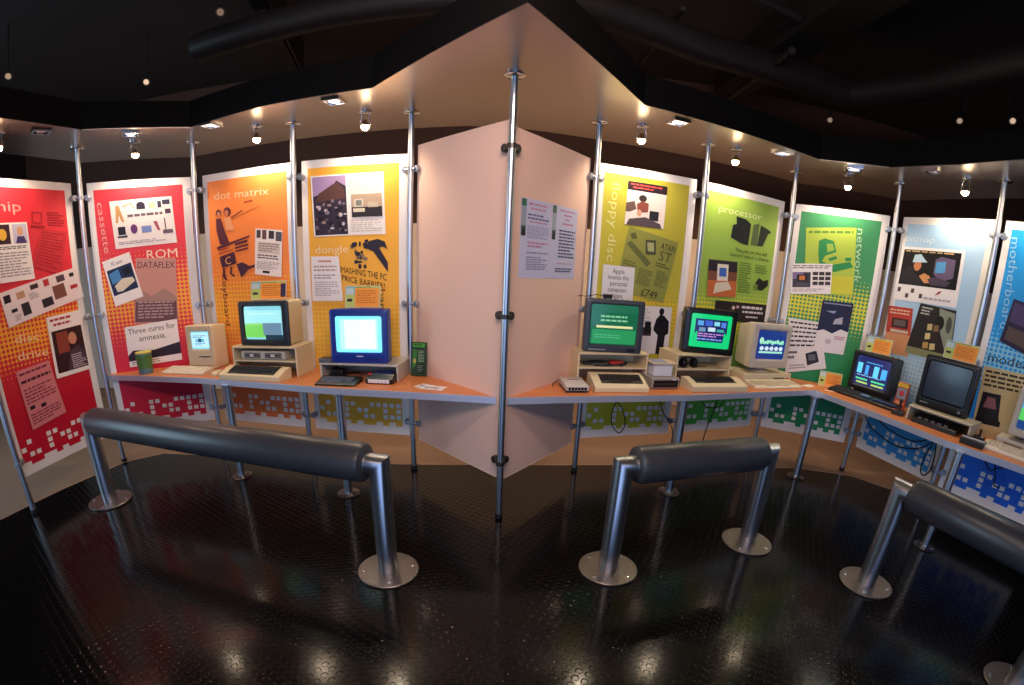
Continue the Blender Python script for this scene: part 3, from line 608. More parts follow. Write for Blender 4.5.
# --- pale blue bitmap panel
panel('P9', 'P10', 'pale blue panel headed bitmap picturing someone in a cap at a computer', 'A9CCEC', 'BFE0F4', '3A96DC', 1.0, 0.18, 0.85, [
    ([(0.062, 2.052), (0.637, 2.055), (0.65, 1.62), (0.055, 1.605)], [('r', 0, 0, 1, 1, 'ECE8EC'), ('r', 0.05, 0.05, 0.95, 0.7, '16131A'), ('l', 0.08, 0.06, 0.92, 0.11, 1, 'C8A878'),
        ('p', [(0.06, 0.7), (0.08, 0.44), (0.2, 0.34), (0.3, 0.5), (0.42, 0.58), (0.4, 0.7)], '2A2630'), ('e', 0.31, 0.33, 0.06, 0.1, 'C8805A'), ('p', [(0.22, 0.28), (0.24, 0.14), (0.34, 0.12), (0.4, 0.2), (0.46, 0.26), (0.36, 0.27)], 'B8D4E8'),
        ('p', [(0.36, 0.52), (0.44, 0.46), (0.52, 0.5), (0.6, 0.62), (0.46, 0.64)], 'D09060'), ('p', [(0.58, 0.2), (0.66, 0.14), (0.88, 0.18), (0.88, 0.5), (0.72, 0.58), (0.58, 0.46)], '6A5A7A'), ('p', [(0.6, 0.24), (0.74, 0.22), (0.75, 0.42), (0.6, 0.44)], '5AA0D8'), ('p', [(0.5, 0.56), (0.62, 0.5), (0.86, 0.58), (0.8, 0.66), (0.56, 0.66)], '4A4056')]
        + [('r', a, b, a + 0.05, b + 0.08, '54404C') for a, b in ((0.06, 0.76), (0.2, 0.86), (0.28, 0.76), (0.42, 0.84))] + [('p', [(0.66, 0.84), (0.7, 0.76), (0.76, 0.74), (0.72, 0.8)], 'A03848'), ('l', 0.5, 0.88, 0.92, 0.96, 1, 'B0A8B8')]),
    ([(0.035, 1.545), (0.275, 1.555), (0.325, 1.16), (0.075, 1.15)], [('r', 0, 0, 1, 1, 'D2946A'), ('r', 0, 0, 1, 0.56, 'B8443C'), ('l', 0.08, 0.05, 0.92, 0.18, 2, 'E8C0A8'), ('r', 0.2, 0.24, 0.86, 0.44, '3A2428'), ('r', 0.28, 0.27, 0.76, 0.4, '6A5A5A'), ('r', 0.18, 0.48, 0.9, 0.54, 'C8B8A8'), ('r', 0.1, 0.82, 0.24, 0.9, '5A1E20')]),
    ([(0.335, 1.61), (0.66, 1.60), (0.70, 1.20), (0.285, 1.19)], [('r', 0, 0, 1, 1, '2C2A2C'), ('r', 0, 0.86, 1, 1, '8A8C6A'), ('l', 0.08, 0.05, 0.42, 0.22, 3, 'C8C8C4'), ('p', [(0.55, 0.02), (0.98, 0.06), (0.98, 0.7), (0.86, 0.8), (0.7, 0.5), (0.62, 0.3)], '8C9484'), ('e', 0.62, 0.3, 0.12, 0.14, '1E1C1E'), ('e', 0.86, 0.3, 0.07, 0.16, '4A4E48')] + [('p', [(0.34 + 0.16 * i, 0.36 + 0.18 * j), (0.46 + 0.16 * i, 0.34 + 0.18 * j), (0.48 + 0.16 * i, 0.46 + 0.18 * j), (0.36 + 0.16 * i, 0.48 + 0.18 * j)], c) for i, j, c in ((0, 0, 'C8B880'), (1, 0, '8A6A4A'), (0, 1, 'D8C890'), (1, 1, '3A2A24'), (0, 2, 'C09860'), (1, 2, 'D8C890'))]),
], [([(0.08, 2.175), (0.36, 2.17), (0.36, 2.095), (0.08, 2.095)], 'bitmap', 'D8E8F6', 0)])
# --- bright blue motherboard panel
panel('P10', 'P11', 'bright blue panel headed motherboard, cut off at the right edge of the picture', '1C96E0', '8CCBE8', '1C66D8', 1.32, 0.22, 0.85, [
    ([(0.19, 1.76), (0.46, 1.72), (0.42, 1.38), (0.16, 1.45)], [('r', 0, 0, 1, 1, '2A2440'), ('r', 0.06, 0.06, 0.94, 0.5, '4A3C66'), ('r', 0.1, 0.6, 0.9, 0.9, '5C4A44')]),
    ([(0.10, 1.25), (0.45, 1.27), (0.50, 0.78), (0.14, 0.74)], [('r', 0, 0, 1, 1, 'C8B688'), ('l', 0.06, 0.04, 0.94, 0.3, 4, '2C2818'), ('p', [(0.08, 0.36), (0.46, 0.36), (0.5, 0.68), (0.56, 0.8), (0.04, 0.8), (0.06, 0.6)], '17131A'), ('p', [(0.2, 0.42), (0.36, 0.42), (0.42, 0.58), (0.14, 0.58)], '8A5A60'), ('p', [(0.04, 0.74), (0.56, 0.74), (0.56, 0.82), (0.04, 0.82)], '0E0C10')]),
], [([(0.09, 2.19), (0.18, 2.19), (0.23, 1.54), (0.14, 1.54)], 'motherboard', '8FCBF0', 1), ([(0.10, 1.385), (0.44, 1.40), (0.44, 1.30), (0.105, 1.29)], 'modem', '2A3A4A', 0)])

# ------------------------------------------------------------------ counters
ALU = mat('BCC4D8', 0.35, 0.45)


def counter(name, label, front, back, legs):
    r = thing(name, label, 'counter', (front[0][0], front[0][1], 0))
    ox, oy = front[0]
    F = [(x - ox, y - oy) for x, y in front]; B = [(x - ox, y - oy) for x, y in back]
    mb = MB(); mb.prism(F + B[::-1], 0.732, TZ, WOOD); mb.build('worktop', r)
    e = offset_path(F, -0.004); e2 = offset_path(F, -0.012)
    mb = MB(); n = len(e)
    for i in range(n - 1):
        a, b, c, d = e[i], e[i + 1], e2[i + 1], e2[i]
        mb.prism([d, c, b, a], 0.724, TZ + 0.0015, ALU)
    mb.build('edge_strip', r)
    for pid in legs:
        x, y = PO[pid][0] - ox, PO[pid][1] - oy
        mb = MB(); mb.lathe([(0.031, 0.01), (0.031, 0.7315)], (x, y, 0), STEEL, 24); mb.lathe([(0.0311, 0.712), (0.05, 0.72), (0.05, 0.7318), (0, 0.7318)], (x, y, 0), STEEL, 24); lg = mb.build('leg', r)
        mb = MB(); mb.lathe([(0, 0.0), (0.078, 0.0), (0.08, 0.003), (0.08, 0.006), (0.076, 0.009), (0.031, 0.011)], (x, y, 0), PLATE, 32)
        for k in range(4):
            a = PI / 4 + k * PI / 2; mb.lathe([(0.0085, 0.009), (0.0085, 0.012), (0.004, 0.0135), (0, 0.0135)], (x + 0.058 * cos(a), y + 0.058 * sin(a), 0), CHROME, 10)
        mb.build('foot_plate', lg)
    return r


bl = offset_path([PO[p] for p in ('P1', 'P2', 'P3', 'P4', 'P5')], 0.026)
counter('display_counter', 'long left counter with beech top in front of the red, orange and yellow panels',
        [(-3.42, 3.262), (-3.395, 3.235), (-3.34, 3.222), (-2.38, 3.125), (-1.146, 2.885), (-0.09, 2.80)], [(-3.42, 3.27)] + bl[1:4] + [(-0.105, 2.83)], ['D1', 'D2'])
br = offset_path([PO[p] for p in ('P5', 'P6', 'P7', 'P8', 'P9', 'P10', 'P11')], 0.026)
counter('display_counter', 'angled right counter with beech top in front of the green and blue panels',
        [(-0.055, 2.80), (1.17, 3.105), (2.49, 3.59), (2.60, 3.24), (2.85, 2.44), (3.16, 1.98), (3.42, 1.55)], [(-0.045, 2.83)] + br[1:6] + [(3.76, 1.95)], ['D3', 'D4', 'D5'])


# ------------------------------------------------------------------ leaning rails: a padded roll between two steel posts
def rail(label, A, B):
    A, B = Vector(A), Vector(B); d = B - A; L = d.length
    r = thing('leaning_rail', label, 'bench', (A.x, A.y, 0), math.degrees(math.atan2(d.y, d.x)), 'padded leaning rails')
    for x, sgn in ((0, 1), (L, -1)):
        R = 0.054; zc = 0.616
        mb = MB(); n = 24; rs = []
        for pz in (0.012, None):
            ring = []
            for k in range(n):
                a = 2 * PI * k / n; px, py = R * cos(a), R * sin(a)
                ring.append((x + px, py, pz if pz is not None else zc - sgn * px))
            rs.append(ring)
        # mitred elbow into the short horizontal neck
        ring = []
        for k in range(n):
            a = 2 * PI * k / n; px, py = R * cos(a), R * sin(a); ring.append((x + sgn * 0.085, py, zc - sgn * px))
        rs.append(ring)
        mb.rings(rs, BRUSHED, True, True); pst = mb.build('post', r, angle=40)
        mb = MB(); mb.lathe([(0, 0), (0.161, 0.0), (0.163, 0.003), (0.163, 0.010), (0.159, 0.013), (0.0, 0.013)], (x, 0, 0), PLATE, 48); pl_ = mb.build('base_plate', r)
        mb = MB()
        for k in range(4):
            a = k * PI / 2 + 0.5; mb.lathe([(0.0105, 0.0128), (0.0105, 0.017), (0.006, 0.0185), (0, 0.0185)], (x + 0.13 * cos(a), 0.13 * sin(a), 0), CHROME, 12); mb.build('bolt', pl_); mb = MB()
    mb = MB(); q = 0.098; x0, x1 = 0.066, L - 0.066
    mb.lathe([(0.0, x0), (0.05, x0), (q - 0.022, x0 + 0.002), (q - 0.006, x0 + 0.012), (q, x0 + 0.03), (q, x1 - 0.03), (q - 0.006, x1 - 0.012), (q - 0.022, x1 - 0.002), (0.05, x1), (0, x1)], (0, 0, 0.618), LEATHER, 40, 'x')
    mb.build('padded_roll', r)
    return r


rail('long padded leaning rail in front of the left counter', (-2.92, 2.52), (-0.64, 2.06))
rail('short padded leaning rail in the middle, right of the near pole', (0.545, 2.17), (1.50, 2.46))
rail('padded leaning rail at the right running out of the picture', (2.10, 1.99), (2.44, 1.10))

# ------------------------------------------------------------------ machines on the counters
def glow(s=1.0):
    return lambda c: mat(c, 0.25, 0, s)


def crt(r, w, h, d, z, casem, bez, sr, shapes, strength=1.0, taper=(0.62, 0.10), split=0.3, name='casing', bottom=None):
    """cathode ray monitor; sr: screen as fractions of the front (x0, x1, z0, z1)"""
    x0, x1 = -w / 2, w / 2; z1 = z + h
    mb = MB(); ys = d * split; ix = (x1 - x0) * (1 - taper[0]) / 2; iz = h * taper[1]
    mb.loft([(d, x0 + ix, x1 - ix, z + 0.012, z1 - iz, 0.02), (d - 0.01, x0 + ix - 0.006, x1 - ix + 0.006, z + 0.006, z1 - iz + 0.006, 0.02), (ys + 0.02, x0 + 0.012, x1 - 0.012, z + 0.003, z1 - 0.006, 0.014), (ys, x0 + 0.003, x1 - 0.003, z, z1 - 0.002, 0.012), (0.018, x0 + 0.003, x1 - 0.003, z, z1 - 0.002, 0.012)], casem)
    for k in range(7):      # cooling slots along the top
        xx = x0 + ix + (x1 - x0 - 2 * ix) * (k + 0.5) / 7
        mb.box(xx - 0.008, xx + 0.008, ys + 0.03, ys + 0.09, z1 - 0.012, z1 - 0.0055, BLACKM)
    mb.build(name, r)
    a0, a1, b0, b1 = x0 + sr[0] * w, x0 + sr[1] * w, z + sr[2] * h, z + sr[3] * h
    mb = MB()
    mb.loft([(0.02, x0, x1, z, z1, 0.014), (0.005, x0, x1, z, z1, 0.016), (0.0, x0 + 0.006, x1 - 0.006, z + 0.006, z1 - 0.006, 0.018), (0.0, a0 - 0.012, a1 + 0.012, b0 - 0.012, b1 + 0.012, 0.022), (0.012, a0 - 0.001, a1 + 0.001, b0 - 0.001, b1 + 0.001, 0.016), (0.03, a0, a1, b0, b1, 0.016)], bez, False, False)
    mb.build('bezel', r)

    def ysc(x, zz):
        u = 2 * (x - a0) / (a1 - a0) - 1; v = 2 * (zz - b0) / (b1 - b0) - 1
        return 0.0165 - 0.009 * (1 - 0.5 * u * u - 0.5 * v * v)
    mb = MB(); N = 10
    vs = [(a0 + (a1 - a0) * i / N, ysc(a0 + (a1 - a0) * i / N, b0 + (b1 - b0) * j / N), b0 + (b1 - b0) * j / N) for j in range(N + 1) for i in range(N + 1)]
    base = shapes[0][1]; sm = mat(base, 0.12, 0, strength) if strength else mat(base, 0.22)
    mb.add(vs, [(j * (N + 1) + i, j * (N + 1) + i + 1, (j + 1) * (N + 1) + i + 1, (j + 1) * (N + 1) + i) for j in range(N) for i in range(N)], sm, True)
    t = MB(); draw(t, [(a0, b1), (a1, b1), (a1, b0), (a0, b0)], shapes[1:], 0.0, 0.0, glow(strength))
    # push the picture onto the curved glass
    off = 0.0006
    for fi, f in enumerate(t.f):
        pass
    vv = [(p[0], ysc(p[0], p[2]) - 0.0009, p[2]) for p in t.v]
    fm = {}
    for f, mi in zip(t.f, t.mi): fm.setdefault(mi, []).append(f)
    for lay, (mi, fs) in enumerate(fm.items()):
        mb.add([(p[0], p[1] - 0.0003 * lay, p[2]) for p in vv], fs, t.ms[mi])
    mb.build('screen', r)


def sub(x0, y0, x1, y1, c, nx=5, ny=4):
    """a filled field cut small so that it can follow the curve of the glass"""
    return [('r', x0 + (x1 - x0) * i / nx, y0 + (y1 - y0) * j / ny, x0 + (x1 - x0) * (i + 1) / nx, y0 + (y1 - y0) * (j + 1) / ny, c) for i in range(nx) for j in range(ny)]


def stand(name, label, x, y, z, yaw, w, d, h, m, shelf=None, back=True, group='cream monitor stands'):
    r = thing(name, label, 'monitor stand', (x, y, z), yaw, group)
    t = 0.014
    mb = MB(); mb.box(-w / 2, w / 2, 0, d, h - t, h, m); mb.build('top_panel', r, bevel=0.003)
    for s in (-1, 1):
        mb = MB(); xa = s * (w / 2 - t / 2); mb.box(xa - t / 2, xa + t / 2, 0.004, d - 0.002, 0, h - t - 0.0005, m); mb.build('side_panel', r, bevel=0.002)
    if back:
        mb = MB(); mb.box(-w / 2 + t + 0.0005, w / 2 - t - 0.0005, d - 0.014, d - 0.003, 0.0, h - t - 0.0005, m); mb.build('back_panel', r)
    if shelf:
        mb = MB(); mb.box(-w / 2 + t + 0.0005, w / 2 - t - 0.0005, 0.006, d - 0.0145, shelf - t, shelf, m); mb.build('shelf', r, bevel=0.002)
    return r


def keyboard(name, label, cat, x, y, z, yaw, w, d, h0, h1, m, keym, area_, rows, cols, extra=None, group=None, deck=None):
    """wedge shaped case with separate keys on its slope; area_: fractions (x0, x1, y0, y1) of the top"""
    r = thing(name, label, cat, (x, y, z), yaw, group)
    mb = MB(); t = 0.006
    prof = [(0, 0.0), (0, h0 - 0.006), (0.008, h0), (d * 0.62, h0 + (h1 - h0) * 0.62 if deck is None else h0 + (h1 - h0) * 0.8), (d - 0.006, h1), (d, h1 - 0.006), (d, 0.0)]
    rs = [[(xx, a, b) for a, b in prof] for xx in (-w / 2, w / 2)]
    mb.rings(rs, m, True, True, False)
    mb.build('case', r, bevel=0.004)

    def top(yy):
        pr = prof[2:5]
        for (a, b), (c, e) in zip(pr, pr[1:]):
            if yy <= c: return b + (e - b) * (yy - a) / (c - a)
        return h1
    mb = MB(); X0, X1 = -w / 2 + area_[0] * w, -w / 2 + area_[1] * w; Y0, Y1 = area_[2] * d, area_[3] * d
    if deck is not None:
        n = 8; pts = []
        mb2 = MB()
        for i in range(n):
            ya, yb = Y0 - 0.004 + (Y1 - Y0 + 0.008) * i / n, Y0 - 0.004 + (Y1 - Y0 + 0.008) * (i + 1) / n
            mb2.face([(X0 - 0.005, ya, top(ya) + 0.0008), (X1 + 0.005, ya, top(ya) + 0.0008), (X1 + 0.005, yb, top(yb) + 0.0008), (X0 - 0.005, yb, top(yb) + 0.0008)], deck)
        mb2.build('key_well', r)
    rh = (Y1 - Y0) / rows
    for j in range(rows):
        ya = Y0 + j * rh; off = (j % 2) * 0.3
        n = cols; cw = (X1 - X0) / n
        if j == 0 and rows > 3: spans = [(0.22, 0.72)] if rows > 3 else []
        else: spans = [((k + 0.04), (k + 0.92)) for k in range(n)]; spans = [(a / n, b / n) for a, b in spans]
        for a, b in spans:
            xa, xb = X0 + (X1 - X0) * a, X0 + (X1 - X0) * b; y0_, y1_ = ya + rh * 0.08, ya + rh * 0.88
            zb = min(top(y0_), top(y1_)) - 0.001; zt = max(top(y0_), top(y1_)) + 0.006; q = min(cw, rh) * 0.12
            vs = [(xa, y0_, zb), (xb, y0_, zb), (xb, y1_, zb), (xa, y1_, zb), (xa + q, y0_ + q, zt), (xb - q, y0_ + q, zt), (xb - q, y1_ - q * 0.6, zt + 0.001), (xa + q, y1_ - q * 0.6, zt + 0.001)]
            mb.add(vs, [(0, 1, 5, 4), (1, 2, 6, 5), (2, 3, 7, 6), (3, 0, 4, 7), (4, 5, 6, 7)], keym)
    mb.build('key_block', r)
    if extra: extra(r, top)
    return r


def info_card(label, x, y, z, yaw, w=0.22, h=0.13, tilt=12, right=None):
    r = thing('information_card', label, 'card', (x, y, z), yaw, 'orange information cards')
    mb = MB(); M = Matrix.Rotation(math.radians(-tilt), 4, 'X')
    mb.box(-w / 2, w / 2, 0.0, 0.004, 0.0005, h, mat('D8D4CC', 0.2), M); mb.box(-w / 2, w / 2, 0.0, 0.06, 0.0003, 0.004, mat('D8D4CC', 0.2)); mb.build('holder', r)
    t = MB(); draw(t, [(-w / 2 + 0.003, h - 0.003), (w / 2 - 0.003, h - 0.003), (w / 2 - 0.003, 0.005), (-w / 2 + 0.003, 0.005)],
                   [('r', 0, 0, 1, 1, 'B9C56A'), ('r', 0, 0, 0.28, 0.4, '8FB4B0'), ('r', 0.02, 0.1, 0.24, 0.4, 'BFD0CC'), ('r', 0.05, 0.6, 0.2, 0.74, '2A2430'), ('r', 0.28, 0.1, 0.98, 1, 'F09A3C'), ('l', 0.3, 0.02, 0.9, 0.1, 1, '8A8A40'), ('l', 0.33, 0.2, 0.92, 0.86, 6, 'C2702A')] + ([('r', 0.86, 0.14, 1, 0.9, '3A2A4A')] if right else []), 0.0004, 0.00012)
    for i, p in enumerate(t.v): t.v[i] = tuple(M @ Vector(p))
    t.build('printed_face', r)
    return r


def mouse(label, x, y, yaw, m):
    r = thing('computer_mouse', label, 'mouse', (x, y, TZ), yaw)
    mb = MB(); mb.loft([(0, -0.026, 0.026, 0, 0.018, 0.006), (0.03, -0.031, 0.031, 0, 0.032, 0.01), (0.07, -0.031, 0.031, 0, 0.034, 0.012), (0.1, -0.027, 0.027, 0, 0.022, 0.008)], m); mb.build('body', r)
    mb = MB(); mb.box(-0.02, 0.02, 0.075, 0.096, 0.026, 0.033, mat('B8B0A0', 0.5)); mb.build('button', r, bevel=0.002)
    return r


# --- left counter, from its far end to the near pole
t = thing('storage_tin', 'green and blue printed tin at the far left end of the counter', 'tin', (-3.0, 3.275, TZ))
mb = MB(); mb.lathe([(0, 0), (0.056, 0.0), (0.058, 0.004), (0.064, 0.17), (0.062, 0.17), (0.055, 0.008), (0, 0.008)], (0, 0, 0), mat('5F8FA0', 0.3, 0.3), 28); mb.build('body', t)
mb = MB(); mb.lathe([(0.0595, 0.045), (0.0648, 0.155)], (0, 0, 0), mat('4E7A3C', 0.4, var=0.5, bscale=40), 28); mb.build('printed_wrap', t, label='green printed wrap')
mb = MB(); mb.lathe([(0.0635, 0.165), (0.066, 0.168), (0.066, 0.176), (0.0615, 0.178), (0.0, 0.178)], (0, 0, 0), mat('C9C04A', 0.4), 28); mb.build('lid', t, label='yellow lid')

t = thing('compact_computer', 'small upright beige computer with a built-in screen, in front of the red cassette panel', 'computer', (-2.525, 3.405, TZ), -3)
mb = MB(); w, h, d = 0.268, 0.352, 0.19
mb.loft([(d, -w / 2 + 0.008, w / 2 - 0.008, 0.0, h - 0.012, 0.012), (0.05, -w / 2, w / 2, 0.0, h, 0.014), (0.012, -w / 2, w / 2, 0.0, h, 0.014), (0.0, -w / 2 + 0.006, w / 2 - 0.006, 0.004, h - 0.006, 0.014), (0.0, -0.1, 0.1, 0.152, 0.314, 0.016), (0.012, -0.088, 0.088, 0.164, 0.302, 0.012), (0.02, -0.087, 0.087, 0.165, 0.301, 0.012)], BEIGE, True, False)
mb.build('casing', t)
mb = MB(); mb.face([(-0.09, 0.0125, 0.16), (0.09, 0.0125, 0.16), (0.09, 0.0125, 0.305), (-0.09, 0.0125, 0.305)], mat('8FE4FF', 0.15, 0, 1.0))
draw(mb, [(-0.086, 0.299), (0.086, 0.299), (0.086, 0.167), (-0.086, 0.167)], [('r', 0.03, 0.06, 0.97, 0.94, 'BFF0FF'), ('l', 0.1, 0.2, 0.9, 0.4, 2, '3A88B0'), ('r', 0.25, 0.42, 0.75, 0.62, '6AB8DC'), ('l', 0.2, 0.66, 0.8, 0.84, 2, '3A88B0'), ('e', 0.5, 0.5, 0.1, 0.12, '24566E')], -0.0105, 0.0003, glow(1.0)); mb.build('screen', t)
mb = MB(); mb.box(-0.02, 0.1, -0.001, 0.004, 0.098, 0.106, BLACKM); mb.box(0.02, 0.06, -0.0012, 0.004, 0.094, 0.098, mat('8A8070', 0.5)); mb.build('disc_slot', t, label='dark slot')
mb = MB(); mb.box(-0.115, 0.115, -0.0015, 0.002, 0.03, 0.034, mat('9A8E76', 0.6)); mb.build('groove', t)
keyboard('computer_keyboard', 'cream keyboard lying in front of the small upright computer', 'keyboard', -2.60, 3.22, TZ, -7, 0.44, 0.135, 0.018, 0.036, KEYB, mat('E2D9C4', 0.5), (0.04, 0.96, 0.12, 0.9), 5, 15, group=None)
mouse('beige mouse between the cream keyboard and the black-keyed computer', -2.26, 3.165, -5, BEIGE)

stand('monitor_stand', 'cream stand under the cream monitor, a disc drive on its shelf', -1.83, 3.195, TZ, -5, 0.555, 0.25, 0.215, CREAM, shelf=0.115)
t = thing('disc_drive', 'slim pale disc drive on the shelf of the left cream stand', 'disc drive', (-1.845, 3.212, TZ + 0.1152), -5)
mb = MB(); mb.box(-0.19, 0.19, 0, 0.2, 0.004, 0.062, mat('B8B2A6', 0.5)); [mb.box(x - 0.012, x + 0.012, 0.03, 0.06, 0, 0.005, BLACKM) for x in (-0.15, 0.15)]; mb.build('case', t, bevel=0.003)
for xa in (-0.16, 0.02):
    mb = MB(); mb.box(xa, xa + 0.14, -0.004, 0.003, 0.012, 0.052, mat('6A665E', 0.5)); mb.box(xa + 0.01, xa + 0.13, -0.006, -0.002, 0.03, 0.036, BLACKM); mb.box(xa + 0.055, xa + 0.085, -0.012, -0.002, 0.024, 0.042, mat('D8D2C4', 0.5)); mb.build('drive_front', t)


def bbc_extra(r, top):
    mb = MB(); n = 10; w = 0.54
    for i in range(n):
        xa = -w / 2 + w * (0.14 + 0.05 * i); mb = MB(); mb.box(xa, xa + w * 0.044, 0.128, 0.14, 0.066, 0.078, mat('B5402A', 0.5)); mb.build('function_key', r, label='red function key')


keyboard('home_computer', 'cream home computer with black keys and a red key row, under the left cream stand', 'computer', -1.885, 3.042, TZ, -8, 0.54, 0.152, 0.04, 0.078, CREAM, mat('1B1512', 0.5), (0.12, 0.88, 0.14, 0.82), 5, 14, bbc_extra, deck=mat('241610', 0.6))
t = thing('computer_monitor', 'cream cased colour monitor showing a green and cyan picture', 'monitor', (-1.825, 3.225, TZ + 0.2152), -6)
crt(t, 0.425, 0.322, 0.215, 0.0, CREAM, mat('22252C', 0.4), (0.1, 0.86, 0.14, 0.88), [('b', '8FD8E8')] + sub(0, 0.12, 1, 0.5, 'A8F0F4') + sub(0, 0.54, 0.66, 0.94, '7CD85A') + sub(0.1, 0.2, 0.85, 0.24, 'C8FFFF', 6, 1) + sub(0.06, 0.5, 0.8, 0.56, '9AE07C', 6, 1) + sub(0.5, 0.5, 0.98, 0.86, '6C8CA4', 4, 3) + sub(0.55, 0.86, 1, 1, '24384A', 4, 1), 0.95, taper=(0.94, 0.03), split=0.2)
info_card('orange information card on top of the cream monitor', -1.83, 3.335, TZ + 0.2152 + 0.322, -4, 0.30, 0.135, 10, right=True)

stand('monitor_stand', 'low grey stand under the blue television', -1.08, 3.115, TZ, -4, 0.575, 0.30, 0.112, mat('B4AFA4', 0.5), back=True, group='low stands')
t = thing('television', 'dark blue portable television with a bright pale screen', 'television', (-1.072, 3.135, TZ + 0.1125), 0)
crt(t, 0.405, 0.365, 0.3, 0.0, BLUEP, BLUEP, (0.09, 0.89, 0.2, 0.87), [('b', '7FE8FF')] + sub(0.1, 0.08, 0.92, 0.92, 'AEF4FF') + sub(0.2, 0.1, 0.88, 0.9, 'D9FFFF') + sub(0.55, 0.16, 0.82, 0.8, 'F4FFFF'), 1.25, taper=(0.6, 0.15), split=0.35)
mb = MB(); mb.box(-0.02, 0.03, -0.003, 0.002, 0.045, 0.051, mat('C8D0E0', 0.3)); [mb.lathe([(0, -0.006), (0.006, -0.006), (0.006, 0.001)], (0.06 + 0.03 * k, 0, 0.03), mat('0A1030', 0.3), 12, 'y') for k in range(3)]; mb.build('controls', t)
info_card('orange information card on top of the blue television', -1.07, 3.235, TZ + 0.1125 + 0.366, 0, 0.25, 0.15, 10)
t = thing('cassette_box', 'small grey box lying on the left end of the low grey stand', 'box', (-1.325, 3.135, TZ + 0.1125), -4)
mb = MB(); mb.box(-0.05, 0.05, 0, 0.1, 0, 0.028, mat('5A5C64', 0.5)); mb.build('case', t, bevel=0.004); mb = MB(); mb.box(-0.04, 0.04, 0.02, 0.06, 0.028, 0.031, BLACKP); mb.build('lid', t)
t = thing('power_adapter', 'black block under the left end of the low grey stand', 'adapter', (-1.255, 3.15, TZ), -4)
mb = MB(); mb.box(-0.05, 0.05, 0, 0.08, 0, 0.062, BLACKP); mb.build('body', t, bevel=0.008); mb = MB(); mb.tube([(0.0, 0.08, 0.02), (0.01, 0.12, 0.006), (0.06, 0.16, 0.005), (0.12, 0.17, 0.005)], 0.004, BLACKM, 8); mb.build('lead', t)
keyboard('home_computer', 'small black home computer with pale key legends by the counter edge', 'computer', -1.188, 2.935, TZ, -3, 0.285, 0.155, 0.014, 0.036, BLACKP, mat('59616E', 0.4), (0.06, 0.86, 0.14, 0.78), 4, 10)
t = thing('cassette_recorder', 'black cassette recorder with white piano keys beside the small black computer', 'recorder', (-0.905, 3.02, TZ), -5)
mb = MB(); mb.loft([(0.19, -0.095, 0.095, 0, 0.045, 0.006), (0.05, -0.095, 0.095, 0, 0.06, 0.008), (0.0, -0.095, 0.095, 0, 0.03, 0.006)], BLACKP); mb.build('body', t)
mb = MB(); [(mb.box(-0.075 + 0.025 * k, -0.053 + 0.025 * k, -0.014, 0.006, 0.008, 0.03, mat('D8D8DC', 0.4)), mb.build('piano_key', t, bevel=0.002, label='white key'), mb.__init__()) for k in range(6)]
mb = MB(); mb.box(-0.06, 0.06, 0.07, 0.14, 0.052, 0.0585, mat('2A3A9A', 0.2)); mb.build('cassette_lid', t, label='blue lid')
mb = MB(); mb.box(-0.085, -0.07, 0.03, 0.045, 0.052, 0.062, mat('D03038', 0.4, 0, 0.6)); mb.build('record_lamp', t)
t = thing('software_box', 'upright dark green game box leaning at the foot of the pink panel', 'box', (-0.695, 3.262, TZ), -10)
mb = MB(); M = Matrix.Rotation(math.radians(-8), 4, 'X'); mb.box(-0.056, 0.056, 0, 0.03, 0.0045, 0.24, mat('1E3A24', 0.35), M); mb.build('carton', t, bevel=0.002)
tt = MB(); draw(tt, [(-0.054, 0.238), (0.054, 0.238), (0.054, 0.006), (-0.054, 0.006)], [('r', 0, 0, 1, 1, '24402A'), ('r', 0.1, 0.03, 0.9, 0.14, '4AA03C'), ('l', 0.2, 0.05, 0.8, 0.13, 1, '16201A'), ('p', [(0.1, 0.2), (0.4, 0.22), (0.34, 0.7), (0.12, 0.8)], '3E7A3A'), ('e', 0.24, 0.56, 0.1, 0.07, 'B8B060'), ('l', 0.48, 0.24, 0.92, 0.6, 8, '8AA890'), ('r', 0.42, 0.64, 0.94, 0.94, '1A2A20'), ('l', 0.46, 0.68, 0.9, 0.9, 4, '6A8070')], 0.0006, 0.0001)
for i, p in enumerate(tt.v): tt.v[i] = tuple(M @ Vector(p))
tt.build('printed_front', t)
for k, (x, y, a, z, lb) in enumerate(((-0.575, 2.985, -30, 0.0, 'white leaflet underneath another on the bare end of the left counter'), (-0.53, 2.955, -12, 0.0014, 'white leaflet with a dark picture lying on top of another leaflet'))):
    t = thing('leaflet', lb, 'leaflet', (x, y, TZ + 0.0003 + z), a)
    mb = MB(); mb.box(-0.075, 0.075, -0.05, 0.05, 0, 0.001, mat('DAD6DC', 0.6)); mb.build('sheet', t)
    mb = MB(); [mb.box(-0.06 + 0.02 * q, -0.045 + 0.02 * q, -0.01, 0.015, 0.001, 0.0012, mat('4A4450', 0.6)) for q in range(5)]; mb.box(-0.06, 0.04, -0.035, -0.03, 0.001, 0.0012, mat('8A8690', 0.6)); mb.build('printing', t)

